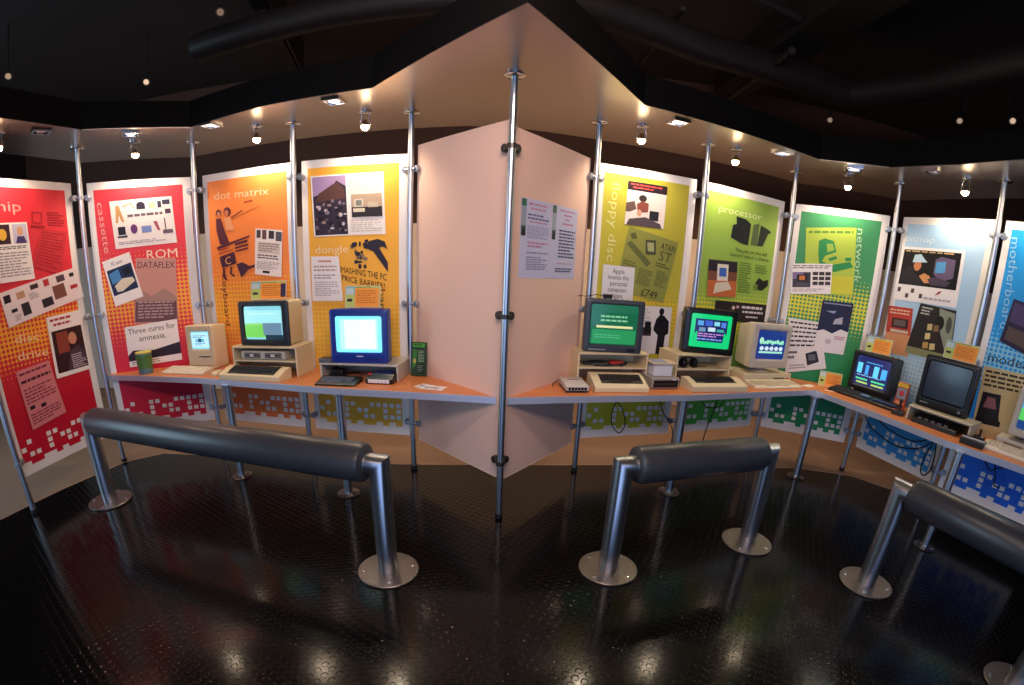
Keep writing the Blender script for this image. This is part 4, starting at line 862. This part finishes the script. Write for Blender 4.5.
# --- right counter, from the near pole to the corner
t = thing('cassette_recorder', 'grey cassette recorder with a row of black keys by the pink panel', 'recorder', (0.392, 2.995, TZ), 9)
mb = MB(); mb.loft([(0.2, -0.075, 0.075, 0.012, 0.056, 0.006), (0.01, -0.078, 0.078, 0.01, 0.044, 0.006), (0.0, -0.075, 0.075, 0.012, 0.038, 0.005)], mat('B9B4B0', 0.45)); mb.build('body', t)
mb = MB(); mb.loft([(0.2, -0.076, 0.076, 0, 0.014, 0.004), (0.0, -0.076, 0.076, 0, 0.014, 0.004)], BLACKP); mb.build('base', t, label='black base')
mb = MB(); [(mb.box(-0.062 + 0.021 * k, -0.046 + 0.021 * k, -0.007, 0.006, 0.018, 0.034, BLACKP), mb.build('piano_key', t, label='black key'), mb.__init__()) for k in range(6)]
mb = MB(); mb.box(-0.05, 0.05, 0.1, 0.17, 0.0495, 0.055, mat('CFC8C0', 0.3)); mb.box(-0.04, 0.04, 0.12, 0.15, 0.055, 0.056, mat('7A6A60', 0.3)); mb.build('cassette_lid', t)
mb = MB(); mb.tube([(-0.06, 0.2, 0.03), (-0.08, 0.215, 0.03), (-0.12, 0.2, 0.006), (-0.13, 0.14, 0.005)], 0.0035, BLACKM, 8); mb.build('lead', t)

stand('monitor_stand', 'cream stand under the grey monitor beside the pink panel', 0.665, 3.26, TZ, 13, 0.53, 0.228, 0.226, CREAM, shelf=0.125)
t = thing('cable_bundle', 'dark coiled lead on the shelf of the stand under the grey monitor', 'cable', (0.62, 3.33, TZ + 0.1255), 13)
mb = MB(); mb.tube([(0.18 * cos(a) * (0.9 + 0.1 * sin(3 * a)), 0.06 * sin(a), 0.006 + 0.006 * (1 + sin(a * 2.5))) for a in [i * 0.25 for i in range(52)]], 0.005, mat('1C2430', 0.5), 8); mb.build('coil', t)
mb = MB(); mb.box(0.03, 0.13, -0.03, 0.03, 0.0, 0.03, mat('B03028', 0.5)); mb.build('plug', t, bevel=0.005, label='red plug')
keyboard('home_computer', 'cream computer with dark brown keys below the grey monitor', 'computer', 0.70, 3.06, TZ, 10, 0.385, 0.195, 0.035, 0.095, mat('D2C4A0', 0.5), mat('2A231C', 0.5), (0.16, 0.92, 0.24, 0.72), 4, 13, deck=mat('1C1814', 0.6))
t = thing('computer_monitor', 'dark grey monitor with a green screen and pale stripes, nearest the pink panel', 'monitor', (0.645, 3.265, TZ + 0.2262), 5)
crt(t, 0.412, 0.362, 0.2, 0.0, mat('4A5058', 0.45), mat('3A424C', 0.4), (0.1, 0.9, 0.15, 0.9), [('b', '1E6E4C')] + sub(0, 0.0, 1, 0.2, '247454') + sub(0.04, 0.62, 0.98, 0.98, '2FA060') + [('l', 0.2, 0.26, 0.8, 0.46, 2, '8AD8A8')] + sub(0.12, 0.52, 0.9, 0.58, 'F2F4B0', 8, 1) + [('l', 0.1, 0.74, 0.7, 0.86, 2, '58C08C')], 0.75, taper=(0.7, 0.1), split=0.35)
mb = MB(); mb.box(0.1, 0.16, -0.004, 0.002, 0.012, 0.03, BLACKP); mb.box(-0.17, -0.05, -0.002, 0.002, 0.016, 0.022, mat('9AA2AC', 0.4)); mb.build('controls', t)
t = thing('adapter_box', 'small black box with a lead on top of the dark grey monitor', 'box', (0.60, 3.35, TZ + 0.2262 + 0.3605), 7)
mb = MB(); mb.box(-0.03, 0.03, 0, 0.04, 0, 0.03, BLACKP); mb.build('body', t, bevel=0.004); mb = MB(); mb.tube([(-0.03, 0.02, 0.015), (-0.08, 0.03, 0.022), (-0.14, 0.05, 0.006), (-0.19, 0.09, 0.003)], 0.003, BLACKM, 6); mb.build('lead', t)

t = thing('disc_drive', 'grey twin disc drive between the two cream computers', 'disc drive', (1.045, 3.235, TZ), 15)
mb = MB(); mb.box(-0.112, 0.112, 0, 0.22, 0.004, 0.078, mat('9A9690', 0.45)); [mb.box(x - 0.012, x + 0.012, 0.03, 0.06, 0, 0.005, BLACKM) for x in (-0.08, 0.08)]; mb.build('case', t, bevel=0.003)
mb = MB(); mb.box(-0.1, 0.1, -0.004, 0.003, 0.012, 0.062, BLACKP); mb.box(-0.09, 0.09, -0.006, -0.003, 0.034, 0.04, mat('3A3A3E', 0.4)); mb.build('drive_front', t, label='black front')
mb = MB(); mb.box(0.05, 0.075, -0.007, -0.003, 0.064, 0.072, mat('D8D8DC', 0.4)); mb.build('badge', t)
t = thing('disc_box', 'white disc box with its lid up on top of the grey twin disc drive', 'box', (1.03, 3.29, TZ + 0.0785), 12)
mb = MB(); mb.box(-0.075, 0.075, 0, 0.12, 0, 0.085, mat('D4D6DE', 0.5)); mb.build('tray', t, bevel=0.003)
mb = MB(); mb.box(-0.095, 0.1, -0.02, 0.13, 0.0855, 0.1, mat('C4B49A', 0.5)); mb.build('lid', t, bevel=0.004, label='tan lid')
mb = MB(); mb.box(-0.08, 0.03, 0.0, 0.1, 0.1005, 0.104, mat('8A94B4', 0.5)); mb.build('card', t)

stand('monitor_stand', 'cream stand under the black monitor, headphones lying in it', 1.395, 3.435, TZ, 15, 0.50, 0.27, 0.232, CREAM, shelf=0.125)
keyboard('home_computer', 'cream computer with black keys below the black monitor', 'computer', 1.475, 3.25, TZ, 15, 0.50, 0.17, 0.045, 0.08, mat('C9BC9C', 0.5), mat('1E1A18', 0.5), (0.12, 0.84, 0.3, 0.86), 5, 15, deck=mat('14110F', 0.6))
t = thing('headphones', 'black headphones on the left end of the shelf under the black monitor', 'headphones', (1.265, 3.44, TZ + 0.1255), 20)
for s in (-1, 1):
    mb = MB(); mb.lathe([(0, -0.018), (0.03, -0.018), (0.036, -0.008), (0.036, 0.012), (0.02, 0.02), (0, 0.02)], (s * 0.05, 0.0, 0.037), BLACKP, 20, 'x'); mb.build('ear_cup', t)
mb = MB(); mb.tube([(-0.05, 0.0, 0.037)] + [(0.06 * cos(a), 0.012, 0.04 + 0.04 * sin(a)) for a in [PI - i * PI / 10 for i in range(11)]] + [(0.05, 0.0, 0.037)], 0.007, BLACKP, 8); mb.build('headband', t)
mb = MB(); mb.tube([(0.05, 0.0, 0.005), (0.1, 0.01, 0.005), (0.16, 0.03, 0.005), (0.2, 0.02, 0.005)], 0.004, BLACKM, 6); mb.build('lead', t)
t = thing('computer_monitor', 'black monitor with a bright green bordered game screen', 'monitor', (1.415, 3.475, TZ + 0.2322), -3)
navy = '1C2460'
crt(t, 0.405, 0.335, 0.225, 0.0, BLACKP, BLACKP, (0.13, 0.91, 0.14, 0.88), [('b', '18D07A')] + sub(0.1, 0.14, 0.9, 0.82, navy, 6, 5) + [('r', 0.16, 0.2, 0.3, 0.34, '58A0E0'), ('r', 0.34, 0.18, 0.52, 0.34, '3C60C8'), ('r', 0.56, 0.2, 0.7, 0.32, '88D8E8'), ('r', 0.74, 0.2, 0.86, 0.36, '5080D8'), ('r', 0.2, 0.4, 0.36, 0.52, '7090B0'), ('r', 0.42, 0.38, 0.6, 0.5, 'C8E0E8'), ('r', 0.64, 0.42, 0.82, 0.5, '48A8A0'), ('l', 0.18, 0.56, 0.84, 0.7, 2, 'C890D8'), ('l', 0.16, 0.72, 0.86, 0.8, 1, '88A8F0'), ('p', [(0.1, 0.6), (0.16, 0.5), (0.18, 0.82), (0.1, 0.82)], '18D07A'), ('p', [(0.9, 0.6), (0.84, 0.5), (0.82, 0.82), (0.9, 0.82)], '18D07A')], 1.0, taper=(0.75, 0.12), split=0.4)

t = thing('desktop_computer', 'flat beige computer unit under the beige monitor', 'computer', (2.085, 3.70, TZ), 19)
mb = MB(); mb.box(-0.29, 0.29, 0, 0.27, 0.004, 0.078, BEIGE); [mb.box(x - 0.015, x + 0.015, 0.02, 0.05, 0, 0.005, BLACKM) for x in (-0.24, 0.24)]; mb.build('case', t, bevel=0.004)
mb = MB(); mb.box(0.06, 0.2, -0.003, 0.002, 0.03, 0.05, mat('A89C80', 0.5)); mb.box(0.07, 0.19, -0.0045, -0.002, 0.038, 0.042, BLACKM); mb.build('disc_slot', t); mb = MB(); mb.box(0.23, 0.26, -0.003, 0.002, 0.03, 0.044, mat('B04030', 0.5)); mb.build('power_switch', t)
t = thing('computer_monitor', 'beige swivel monitor with white lettering on a blue screen', 'monitor', (2.075, 3.71, TZ + 0.0782), 17)
mb = MB(); mb.lathe([(0, 0), (0.1, 0.0), (0.105, 0.006), (0.1, 0.012), (0.06, 0.02), (0.045, 0.046), (0, 0.046)], (0, 0.13, 0.0), BEIGE2, 32); mb.build('swivel_base', t)
crt(t, 0.43, 0.365, 0.26, 0.046, mat('CFC6B4', 0.5), BEIGE2, (0.13, 0.89, 0.2, 0.85), [('b', '1E3A86')] + [('e', 0.13, 0.36, 0.07, 0.12, 'B8F0D0')] + [('e', 0.24 + 0.09 * k, 0.42 - 0.02 * (k % 3), 0.05, 0.06 + 0.02 * (k % 2), '9CECC8') for k in range(8)] + [('r', 0.12, 0.4, 0.92, 0.46, '88E0BC')] + [('e', 0.16 + 0.17 * k, 0.62, 0.07, 0.075, 'D8E8F8') for k in range(5)] + sub(0.08, 0.72, 0.92, 0.79, 'A8E8D8', 6, 1), 0.9, taper=(0.72, 0.12), split=0.3)
keyboard('computer_keyboard', 'cream full-size keyboard in front of the flat beige computer unit', 'keyboard', 2.11, 3.515, TZ, 18, 0.535, 0.165, 0.018, 0.04, mat('D6CBB2', 0.5), mat('C6BA9E', 0.5), (0.03, 0.97, 0.1, 0.72), 5, 20)
t = thing('leaflet', 'white leaflet with an orange edge near the corner of the right counter', 'leaflet', (2.52, 3.72, TZ + 0.0003), 30)
mb = MB(); mb.box(-0.07, 0.07, -0.05, 0.05, 0, 0.0015, mat('E2DCD8', 0.6)); mb.build('sheet', t); mb = MB(); mb.box(-0.07, 0.07, -0.05, -0.02, 0.0016, 0.002, mat('E07A3A', 0.6)); mb.build('printing', t)
t = thing('leaflet', 'orange leaflet lying beside the white one at the counter corner', 'leaflet', (2.64, 3.60, TZ + 0.0003), -20)
mb = MB(); mb.box(-0.05, 0.06, -0.035, 0.035, 0, 0.0015, mat('E8803C', 0.6)); mb.build('sheet', t); mb = MB(); mb.box(-0.04, 0.05, -0.01, 0.02, 0.0016, 0.002, mat('F2E4D4', 0.6)); mb.build('printing', t)
info_card('orange information card standing on the counter left of the black cased monitor', 2.76, 3.78, TZ, -30, 0.2, 0.13, 10)

# --- right counter, beyond the corner
def kb7(r, top):
    mb = MB(); mb.box(0.1, 0.3, 0.03, 0.06, 0.035, 0.046, mat('3A4A7A', 0.4)); mb.box(-0.02, 0.06, 0.04, 0.08, 0.036, 0.047, mat('6A8AB0', 0.4)); mb.build('cassette_deck', r)


keyboard('home_computer', 'long black computer with a built-in tape deck on the angled counter', 'computer', 2.775, 3.36, TZ, -68, 0.62, 0.15, 0.025, 0.045, BLACKP, mat('2B2E36', 0.4), (0.04, 0.5, 0.14, 0.8), 5, 13, kb7)
t = thing('computer_monitor', 'black monitor with blue and green blocks on its screen', 'monitor', (2.93, 3.475, TZ), -64)
mb = MB(); mb.box(-0.14, 0.14, 0.03, 0.19, 0, 0.051, BLACKM); mb.build('plinth', t, bevel=0.004)
crt(t, 0.38, 0.325, 0.215, 0.051, mat('1A191C', 0.45), mat('1A1A1E', 0.4), (0.1, 0.9, 0.13, 0.88), [('b', '2A3068')] + sub(0.05, 0.24, 0.2, 0.6, '6ADCFF', 1, 2) + sub(0.3, 0.28, 0.4, 0.62, '48A8FF', 1, 2) + sub(0.55, 0.26, 0.7, 0.64, '6ADCFF', 1, 2) + sub(0.78, 0.3, 0.94, 0.64, '50B8FF', 1, 2) + [('l', 0.3, 0.16, 0.8, 0.24, 1, '50B0FF'), ('l', 0.08, 0.64, 0.9, 0.7, 1, '88D0FF')] + sub(0.06, 0.76, 0.42, 0.82, '58E0A0', 3, 1) + sub(0.54, 0.76, 0.94, 0.82, '58E0A0', 3, 1) + sub(0.1, 0.88, 0.44, 0.94, 'B8E070', 3, 1) + sub(0.56, 0.88, 0.92, 0.94, 'B8E070', 3, 1), 0.95, taper=(0.9, 0.06), split=0.3)
info_card('orange information card on top of the black monitor at the counter corner', 2.965, 3.50, TZ + 0.3775, -50, 0.21, 0.13, 10)
t = thing('joystick', 'black joystick by the right end of the long black computer', 'joystick', (2.85, 2.985, TZ), -60)
mb = MB(); mb.box(-0.045, 0.045, 0, 0.09, 0, 0.035, BLACKP); mb.build('base', t, bevel=0.006); mb = MB(); mb.lathe([(0.012, 0.034), (0.008, 0.05), (0.01, 0.09), (0.016, 0.105), (0.012, 0.12), (0, 0.124)], (0, 0.045, 0), BLACKP, 16); mb.build('stick', t); mb = MB(); mb.lathe([(0.009, 0.034), (0.009, 0.041), (0, 0.042)], (-0.03, 0.018, 0), mat('C03028', 0.4), 12); mb.build('fire_button', t)
t = thing('game_cartridge_box', 'red and yellow box standing between the two black monitors', 'box', (3.055, 3.20, TZ), -62)
mb = MB(); mb.box(-0.045, 0.045, 0, 0.04, 0, 0.21, mat('A8402E', 0.45)); mb.build('carton', t, bevel=0.002)
mb = MB(); draw(mb, [(-0.044, 0.208), (0.044, 0.208), (0.044, 0.002), (-0.044, 0.002)], [('r', 0, 0, 1, 0.16, 'E0B83C'), ('r', 0.06, 0.2, 0.94, 0.62, '8A94A4'), ('e', 0.5, 0.4, 0.24, 0.12, 'C04048'), ('r', 0, 0.66, 1, 1, 'D8603A'), ('l', 0.1, 0.72, 0.9, 0.92, 3, 'F0C8A0')], 0.0006, 0.0001); mb.build('printed_front', t)

stand('monitor_stand', 'low cream stand under the black television with a dark screen', 2.985, 2.70, TZ, -65, 0.48, 0.255, 0.11, mat('BDB49C', 0.5), back=True, group='low stands')
t = thing('games_console', 'black games console tucked under the low cream stand', 'console', (2.955, 2.70, TZ), -65)
mb = MB(); mb.loft([(0.17, -0.17, 0.17, 0, 0.06, 0.008), (0.05, -0.17, 0.17, 0, 0.055, 0.008), (0.0, -0.17, 0.17, 0, 0.03, 0.006)], BLACKP); mb.build('body', t); mb = MB(); [(mb.box(-0.13 + 0.05 * k, -0.1 + 0.05 * k, 0.012, 0.03, 0.034, 0.05, mat('4A4A50', 0.35)), mb.build('switch', t), mb.__init__()) for k in range(5)]
t = thing('television', 'black television with a dark unlit screen', 'television', (3.06, 2.78, TZ + 0.1102), -63)
crt(t, 0.39, 0.38, 0.23, 0.0, mat('15120F', 0.5), mat('121214', 0.35), (0.09, 0.9, 0.2, 0.9), [('b', '2A3346')], 0.0, taper=(0.8, 0.08), split=0.45)
mb = MB(); mb.lathe([(0, -0.006), (0.01, -0.006), (0.01, 0.001)], (0.14, 0, 0.035), mat('6A6A70', 0.3), 14, 'y'); mb.box(-0.16, -0.1, -0.003, 0.001, 0.03, 0.036, mat('8A8A90', 0.3)); mb.build('controls', t)
info_card('orange information card on top of the black television with the unlit screen', 3.13, 2.79, TZ + 0.1102 + 0.381, -58, 0.24, 0.13, 10)
t = thing('cassette_recorder', 'black recorder with a silver edge beside the low cream stand', 'recorder', (2.985, 2.36, TZ), -58)
mb = MB(); mb.box(-0.08, 0.08, 0, 0.13, 0, 0.042, BLACKP); mb.build('body', t, bevel=0.005); mb = MB(); mb.box(-0.078, 0.078, 0.03, 0.05, 0.0425, 0.05, mat('D2D2D6', 0.3, 0.6)); mb.build('silver_strip', t, bevel=0.002)
t = thing('joystick', 'small black joystick beside the right end of the low cream stand', 'joystick', (3.20, 2.49, TZ), -60)
mb = MB(); mb.box(-0.04, 0.04, 0, 0.08, 0, 0.03, BLACKP); mb.build('base', t, bevel=0.006); mb = MB(); mb.lathe([(0.01, 0.029), (0.007, 0.05), (0.012, 0.075), (0, 0.085)], (0, 0.04, 0), BLACKP, 14); mb.build('stick', t); mb = MB(); mb.lathe([(0.008, 0.029), (0.008, 0.036), (0, 0.037)], (0.025, 0.016, 0), mat('D8D8D8', 0.4), 12); mb.build('fire_button', t)
keyboard('computer_keyboard', 'pale keyboard at the right edge of the picture on the angled counter', 'keyboard', 3.195, 2.165, TZ, -59, 0.42, 0.15, 0.02, 0.045, mat('D2C8B6', 0.5), mat('BFB4A0', 0.5), (0.03, 0.97, 0.1, 0.9), 5, 15)
t = thing('desktop_computer', 'flat beige computer unit under the monitor at the right edge of the picture', 'computer', (3.415, 2.245, TZ), -61)
mb = MB(); mb.box(-0.21, 0.21, 0, 0.2, 0.003, 0.07, BEIGE2); [mb.box(x - 0.015, x + 0.015, 0.02, 0.05, 0, 0.004, BLACKM) for x in (-0.18, 0.18)]; mb.build('case', t, bevel=0.004); mb = MB(); mb.box(-0.16, -0.02, -0.003, 0.002, 0.03, 0.05, mat('A89C80', 0.5)); mb.box(-0.15, -0.03, -0.0045, -0.002, 0.038, 0.042, BLACKM); mb.build('disc_slot', t)
t = thing('computer_monitor', 'beige monitor cut off by the right edge of the picture', 'monitor', (3.455, 2.215, TZ + 0.0702), -60)
mb = MB(); mb.lathe([(0, 0), (0.09, 0.0), (0.095, 0.008), (0.08, 0.018), (0.05, 0.024), (0.05, 0.034), (0, 0.034)], (0, 0.09, 0.0), BEIGE2, 32); mb.build('swivel_base', t)
crt(t, 0.40, 0.33, 0.18, 0.0345, mat('CFC6B4', 0.5), BEIGE2, (0.1, 0.9, 0.16, 0.88), [('b', '58A8E0')] + sub(0, 0.4, 1, 0.75, '58D060', 6, 2) + sub(0, 0.75, 1, 1, '184080', 6, 1) + [('e', 0.2, 0.7, 0.06, 0.06, 'F0F0F0'), ('e', 0.2, 0.3, 0.12, 0.1, 'D8F0FF')], 0.9, taper=(0.8, 0.08), split=0.4)

# --- leads hanging under the right counter
def cable(label, pts, r=0.006):
    P = [Vector(p) for p in pts]; out = []
    for i in range(len(P) - 1):
        p0, p1, p2, p3 = P[max(i - 1, 0)], P[i], P[i + 1], P[min(i + 2, len(P) - 1)]
        for k in range(8):
            u = k / 8; out.append(0.5 * ((2 * p1) + (-p0 + p2) * u + (2 * p0 - 5 * p1 + 4 * p2 - p3) * u * u + (-p0 + 3 * p1 - 3 * p2 + p3) * u ** 3))
    out.append(P[-1])
    mb = MB(); mb.tube(out, r, BLACKM, 8)
    return tag(mb.build('cable'), label, 'cable', 'leads under the right counter')


cable('black lead hanging in a long loop in front of the lime panel', [(0.78, 3.46, 0.731), (0.763, 3.459, 0.619), (0.727, 3.449, 0.51), (0.739, 3.452, 0.406), (0.805, 3.471, 0.338), (0.846, 3.482, 0.409), (0.805, 3.471, 0.539), (0.75, 3.452, 0.612), (0.9, 3.49, 0.66), (0.95, 3.5, 0.731)], 0.004)
cable('black lead falling to the low clamp of the pole between lime and leaf green panels', [(1.11, 3.555, 0.731), (1.119, 3.559, 0.612), (1.163, 3.571, 0.496), (1.232, 3.591, 0.409), (1.285, 3.61, 0.30), (1.28, 3.60, 0.02)], 0.004)
cable('black lead trailing down to the floor in front of the leaf green panel', [(1.70, 3.75, 0.731), (1.685, 3.748, 0.594), (1.664, 3.74, 0.49), (1.617, 3.722, 0.315), (1.597, 3.715, 0.15), (1.55, 3.67, 0.012), (1.40, 3.60, 0.006)], 0.005)
cable('short black lead sagging under the counter in front of the leaf green panel', [(1.49, 3.67, 0.731), (1.523, 3.686, 0.566), (1.639, 3.73, 0.509), (1.74, 3.768, 0.539), (1.793, 3.788, 0.731)], 0.004)
cable('lower of two black leads sagging in front of the pale blue panel', [(3.03, 3.6, 0.731), (3.046, 3.533, 0.573), (3.081, 3.401, 0.493), (3.141, 3.175, 0.456), (3.193, 2.978, 0.518), (3.222, 2.875, 0.648), (3.22, 2.87, 0.731)], 0.006)
cable('upper of two black leads sagging in front of the pale blue panel', [(3.06, 3.48, 0.731), (3.076, 3.419, 0.613), (3.113, 3.279, 0.557), (3.171, 3.061, 0.545), (3.20, 2.90, 0.634), (3.19, 2.88, 0.731)], 0.006)
cable('black lead looped beside the pole between the pale blue and bright blue panels', [(3.16, 2.87, 0.731), (3.19, 2.85, 0.669), (3.20, 2.82, 0.532), (3.20, 2.81, 0.411), (3.19, 2.85, 0.34), (3.18, 2.89, 0.373), (3.18, 2.89, 0.5), (3.185, 2.86, 0.598), (3.17, 2.84, 0.731)], 0.006)
cable('black lead hanging in front of the bright blue panel', [(3.36, 2.55, 0.731), (3.379, 2.52, 0.631), (3.408, 2.457, 0.565), (3.426, 2.42, 0.597), (3.46, 2.348, 0.645), (3.47, 2.33, 0.731)], 0.005)
cable('black lead with a kinked end in front of the bright blue panel', [(3.40, 2.47, 0.731), (3.414, 2.445, 0.633), (3.431, 2.409, 0.524), (3.436, 2.399, 0.474), (3.456, 2.357, 0.471)], 0.005)


# ------------------------------------------------------------------ lamps in the soffit
def spot(label, x, y, z, tx, ty, watts=21):
    r = thing('spotlight', label, 'spotlight', (x, y, z), 0, 'bright spotlights over the panels')
    d = Vector((tx - x, ty - y, 0)); a = math.degrees(math.atan2(d.y, d.x)) - 90
    r.rotation_euler = (0, 0, math.radians(a))
    mb = MB(); top = SZ - z
    mb.lathe([(0, top - 0.0005), (0.045, top - 0.0005), (0.045, top - 0.01), (0.03, top - 0.016), (0, top - 0.016)], (0, 0, 0), CHROME, 24); mb.build('ceiling_cup', r)
    for s in (-1, 1):
        mb = MB(); mb.tube([(s * 0.024, 0, top - 0.015), (s * 0.036, 0, 0.03), (s * 0.034, 0, 0.012)], 0.003, CHROME, 8); mb.build('yoke_arm', r)
    mb = MB(); mb.lathe([(0.0, 0.05), (0.014, 0.05), (0.016, 0.036), (0.034, 0.014), (0.036, 0.008), (0.032, 0.008), (0.02, 0.022)], (0, 0, 0), mat('C8B8A0', 0.25, 1.0), 24); mb.build('reflector', r)
    mb = MB(); mb.lathe([(0, -0.022), (0.014, -0.018), (0.025, -0.006), (0.0265, 0.004), (0.02, 0.014), (0.0, 0.018)], (0, 0, 0), mat('FFE2B0', 0.4, 0, 60.0), 20); mb.build('bulb', r, label='glowing bulb')
    l = bpy.data.lights.new('spotlight_beam', 'SPOT'); l.energy = watts; l.color = (1.0, 0.80, 0.58); l.spot_size = math.radians(150); l.spot_blend = 0.6; l.shadow_soft_size = 0.03
    lo = bpy.data.objects.new('spotlight_beam', l); COL.objects.link(lo); lo.parent = r; lo.location = (0, 0.0, -0.04)
    lo.rotation_euler = (math.radians(18), 0, 0)
    return r


def downlight(label, x, y, yaw, lit):
    r = thing('square_downlight', label, 'downlight', (x, y, SZ - 0.012), yaw, 'square downlights in the soffit')
    mb = MB(); s = 0.06
    mb.box(-s, s, -s, s, 0.004, 0.0115, CHROME); mb.box(-s, s, -s, -s + 0.014, -0.004, 0.004, CHROME); mb.box(-s, s, s - 0.014, s, -0.004, 0.004, CHROME); mb.box(-s, -s + 0.014, -s + 0.0142, s - 0.0142, -0.004, 0.004, CHROME); mb.box(s - 0.014, s, -s + 0.0142, s - 0.0142, -0.004, 0.004, CHROME); mb.build('frame', r)
    mb = MB(); mb.lathe([(0, -0.002), (0.026, -0.002), (0.036, 0.0038)], (0, 0, 0), mat('F0E4E8', 0.3, 0, lit) if lit else mat('D8D4D8', 0.2, 0.5), 24); mb.build('lens', r)
    return r


SP = [('P1', 'P2', 0.52, 'over the red cassette panel'), ('P2', 'P3', 0.74, 'over the orange panel'), ('P3', 'P4', 0.67, 'over the yellow panel'), ('P6', 'P7', 0.31, 'over the lime panel'),
      ('P7', 'P8', 0.20, 'over the leaf green panel'), ('P8', 'P9', 0.49, 'over the dark green panel'), ('P9', 'P10', 0.72, 'over the pale blue panel'), ('P0', 'P1', 0.24, 'over the first red panel at the left edge'), ('P10', 'P11', 0.4, 'over the bright blue panel')]
for a, b, f, lb in SP:
    o, yaw, wd = panel_frame(a, b, -0.09); d = Vector((cos(math.radians(yaw)), sin(math.radians(yaw)))); nn = Vector((-d.y, d.x))
    c = o + d * (f * wd)
    spot('bright bare spotlight ' + lb, c.x, c.y, 2.455, c.x + nn.x, c.y + nn.y)
for x, y, yaw, lit, lb in ((-3.14, 2.65, 60, 0, 'unlit square downlight in the soffit at far left'), (-2.78, 3.12, 40, 2.0, 'square downlight in the soffit above the red cassette panel'), (-2.18, 3.24, -10, 3.0, 'square downlight in the soffit above the orange panel'), (-1.18, 3.04, -8, 5.0, 'brightest square downlight, in the soffit above the blue television'),
                           (0.96, 3.26, 16, 5.0, 'square downlight in the soffit above the lime panel'), (1.88, 3.58, 20, 1.5, 'square downlight in the soffit above the leaf green panel'), (2.52, 3.58, -30, 2.0, 'square downlight in the soffit above the dark green panel'), (2.88, 3.13, -65, 0, 'unlit square downlight in the soffit above the pale blue panel')):
    downlight(lb, x, y, yaw, lit)

# ------------------------------------------------------------------ black ceiling services
DUCT = mat('1E1918', 0.5)


def pipe(name, label, pts, r, cat):
    mb = MB(); mb.tube(pts, r, DUCT, 20); return tag(mb.build(name), label, cat)


CZ = 3.3
pipe('air_duct', 'round black duct bending under the ceiling at upper right', [(0.1, 3.2, CZ), (1.24, 3.75, CZ), (2.62, 4.02, CZ), (2.75, 3.98, CZ), (3.03, 3.41, CZ), (3.14, 2.66, CZ), (3.3, 1.5, CZ)], 0.12, 'duct')
pipe('air_duct', 'round black duct under the ceiling at upper left', [(-2.55, 3.62, CZ), (-1.36, 3.37, CZ), (-0.2, 3.24, CZ)], 0.11, 'duct')
mb = MB(); M = Matrix.Translation((2.1, 2.4, 3.56)) @ Matrix.Rotation(0.04, 4, 'Z'); mb.box(-0.17, 0.17, -2.0, 2.6, -0.11, 0.2, DUCT, M); tag(mb.build('ceiling_beam'), 'wide black beam crossing above the right duct', 'beam')
mb = MB(); M = Matrix.Translation((-2.05, 3.9, 3.5)) @ Matrix.Rotation(0.25, 4, 'Z'); mb.box(-0.05, 0.05, -0.8, 0.9, -0.05, 0.27, mat('080707', 0.6), M); mb.box(0.07, 0.09, -0.8, 0.9, -0.05, 0.27, DUCT, M); tag(mb.build('cable_tray'), 'black cable tray near the end of the left duct', 'tray')
pipe('conduit', 'thin dark conduit running beside the wide black beam', [(0.7, 3.0, 3.50), (1.85, 3.4, 3.50)], 0.025, 'pipe')
pipe('conduit', 'thin dark conduit rising from the soffit edge to the right duct', [(1.87, 4.92, 3.3), (1.86, 3.5, 3.3)], 0.03, 'pipe')
pipe('conduit', 'thin dark conduit left of the other short one above the lime panel', [(0.95, 4.4, 3.4), (1.0, 3.4, 3.4)], 0.02, 'pipe')
for x, y, z, lb, e in ((-4.2, 3.22, 3.3, 'small black ceiling spotlight at the far left', 6), (-3.42, 4.05, 3.3, 'small ceiling spotlight with a bright rim above the red panels', 14), (-2.06, 3.15, 3.3, 'small ceiling spotlight beside the left duct', 2), (2.97, 4.71, 3.3, 'small ceiling spotlight under the bend of the right duct', 4), (3.79, 3.84, 3.3, 'small ceiling spotlight, left of the pair at upper right', 6), (4.04, 3.47, 3.3, 'small ceiling spotlight, right of the pair at upper right', 10)):
    r = thing('ceiling_spotlight', lb, 'spotlight', (x, y, z), 0, 'small dim spotlights on the black ceiling')
    aim = (Vector((0, 0.5, 1.4)) - Vector((x, y, z))).to_track_quat('-Z', 'Y').to_matrix().to_4x4()
    t = MB(); t.lathe([(0, 0.07), (0.03, 0.07), (0.036, 0.05), (0.036, -0.03), (0.031, -0.03), (0.024, -0.01)], (0, 0, 0), BLACKM, 20); t.v = [tuple(aim @ Vector(p)) for p in t.v]; t.build('housing', r)
    t = MB(); t.lathe([(0.0, 0.0), (0.014, -0.004), (0.024, -0.012)], (0, 0, 0), mat('FFD9B8', 0.3, 0, e * 0.06), 20); t.v = [tuple(aim @ Vector(p)) for p in t.v]; t.build('lens', r)
    t = MB(); t.tube([(0, 0, 0.05), (0, 0, 3.749 - z)], 0.008, BLACKM, 8); t.build('stem', r)
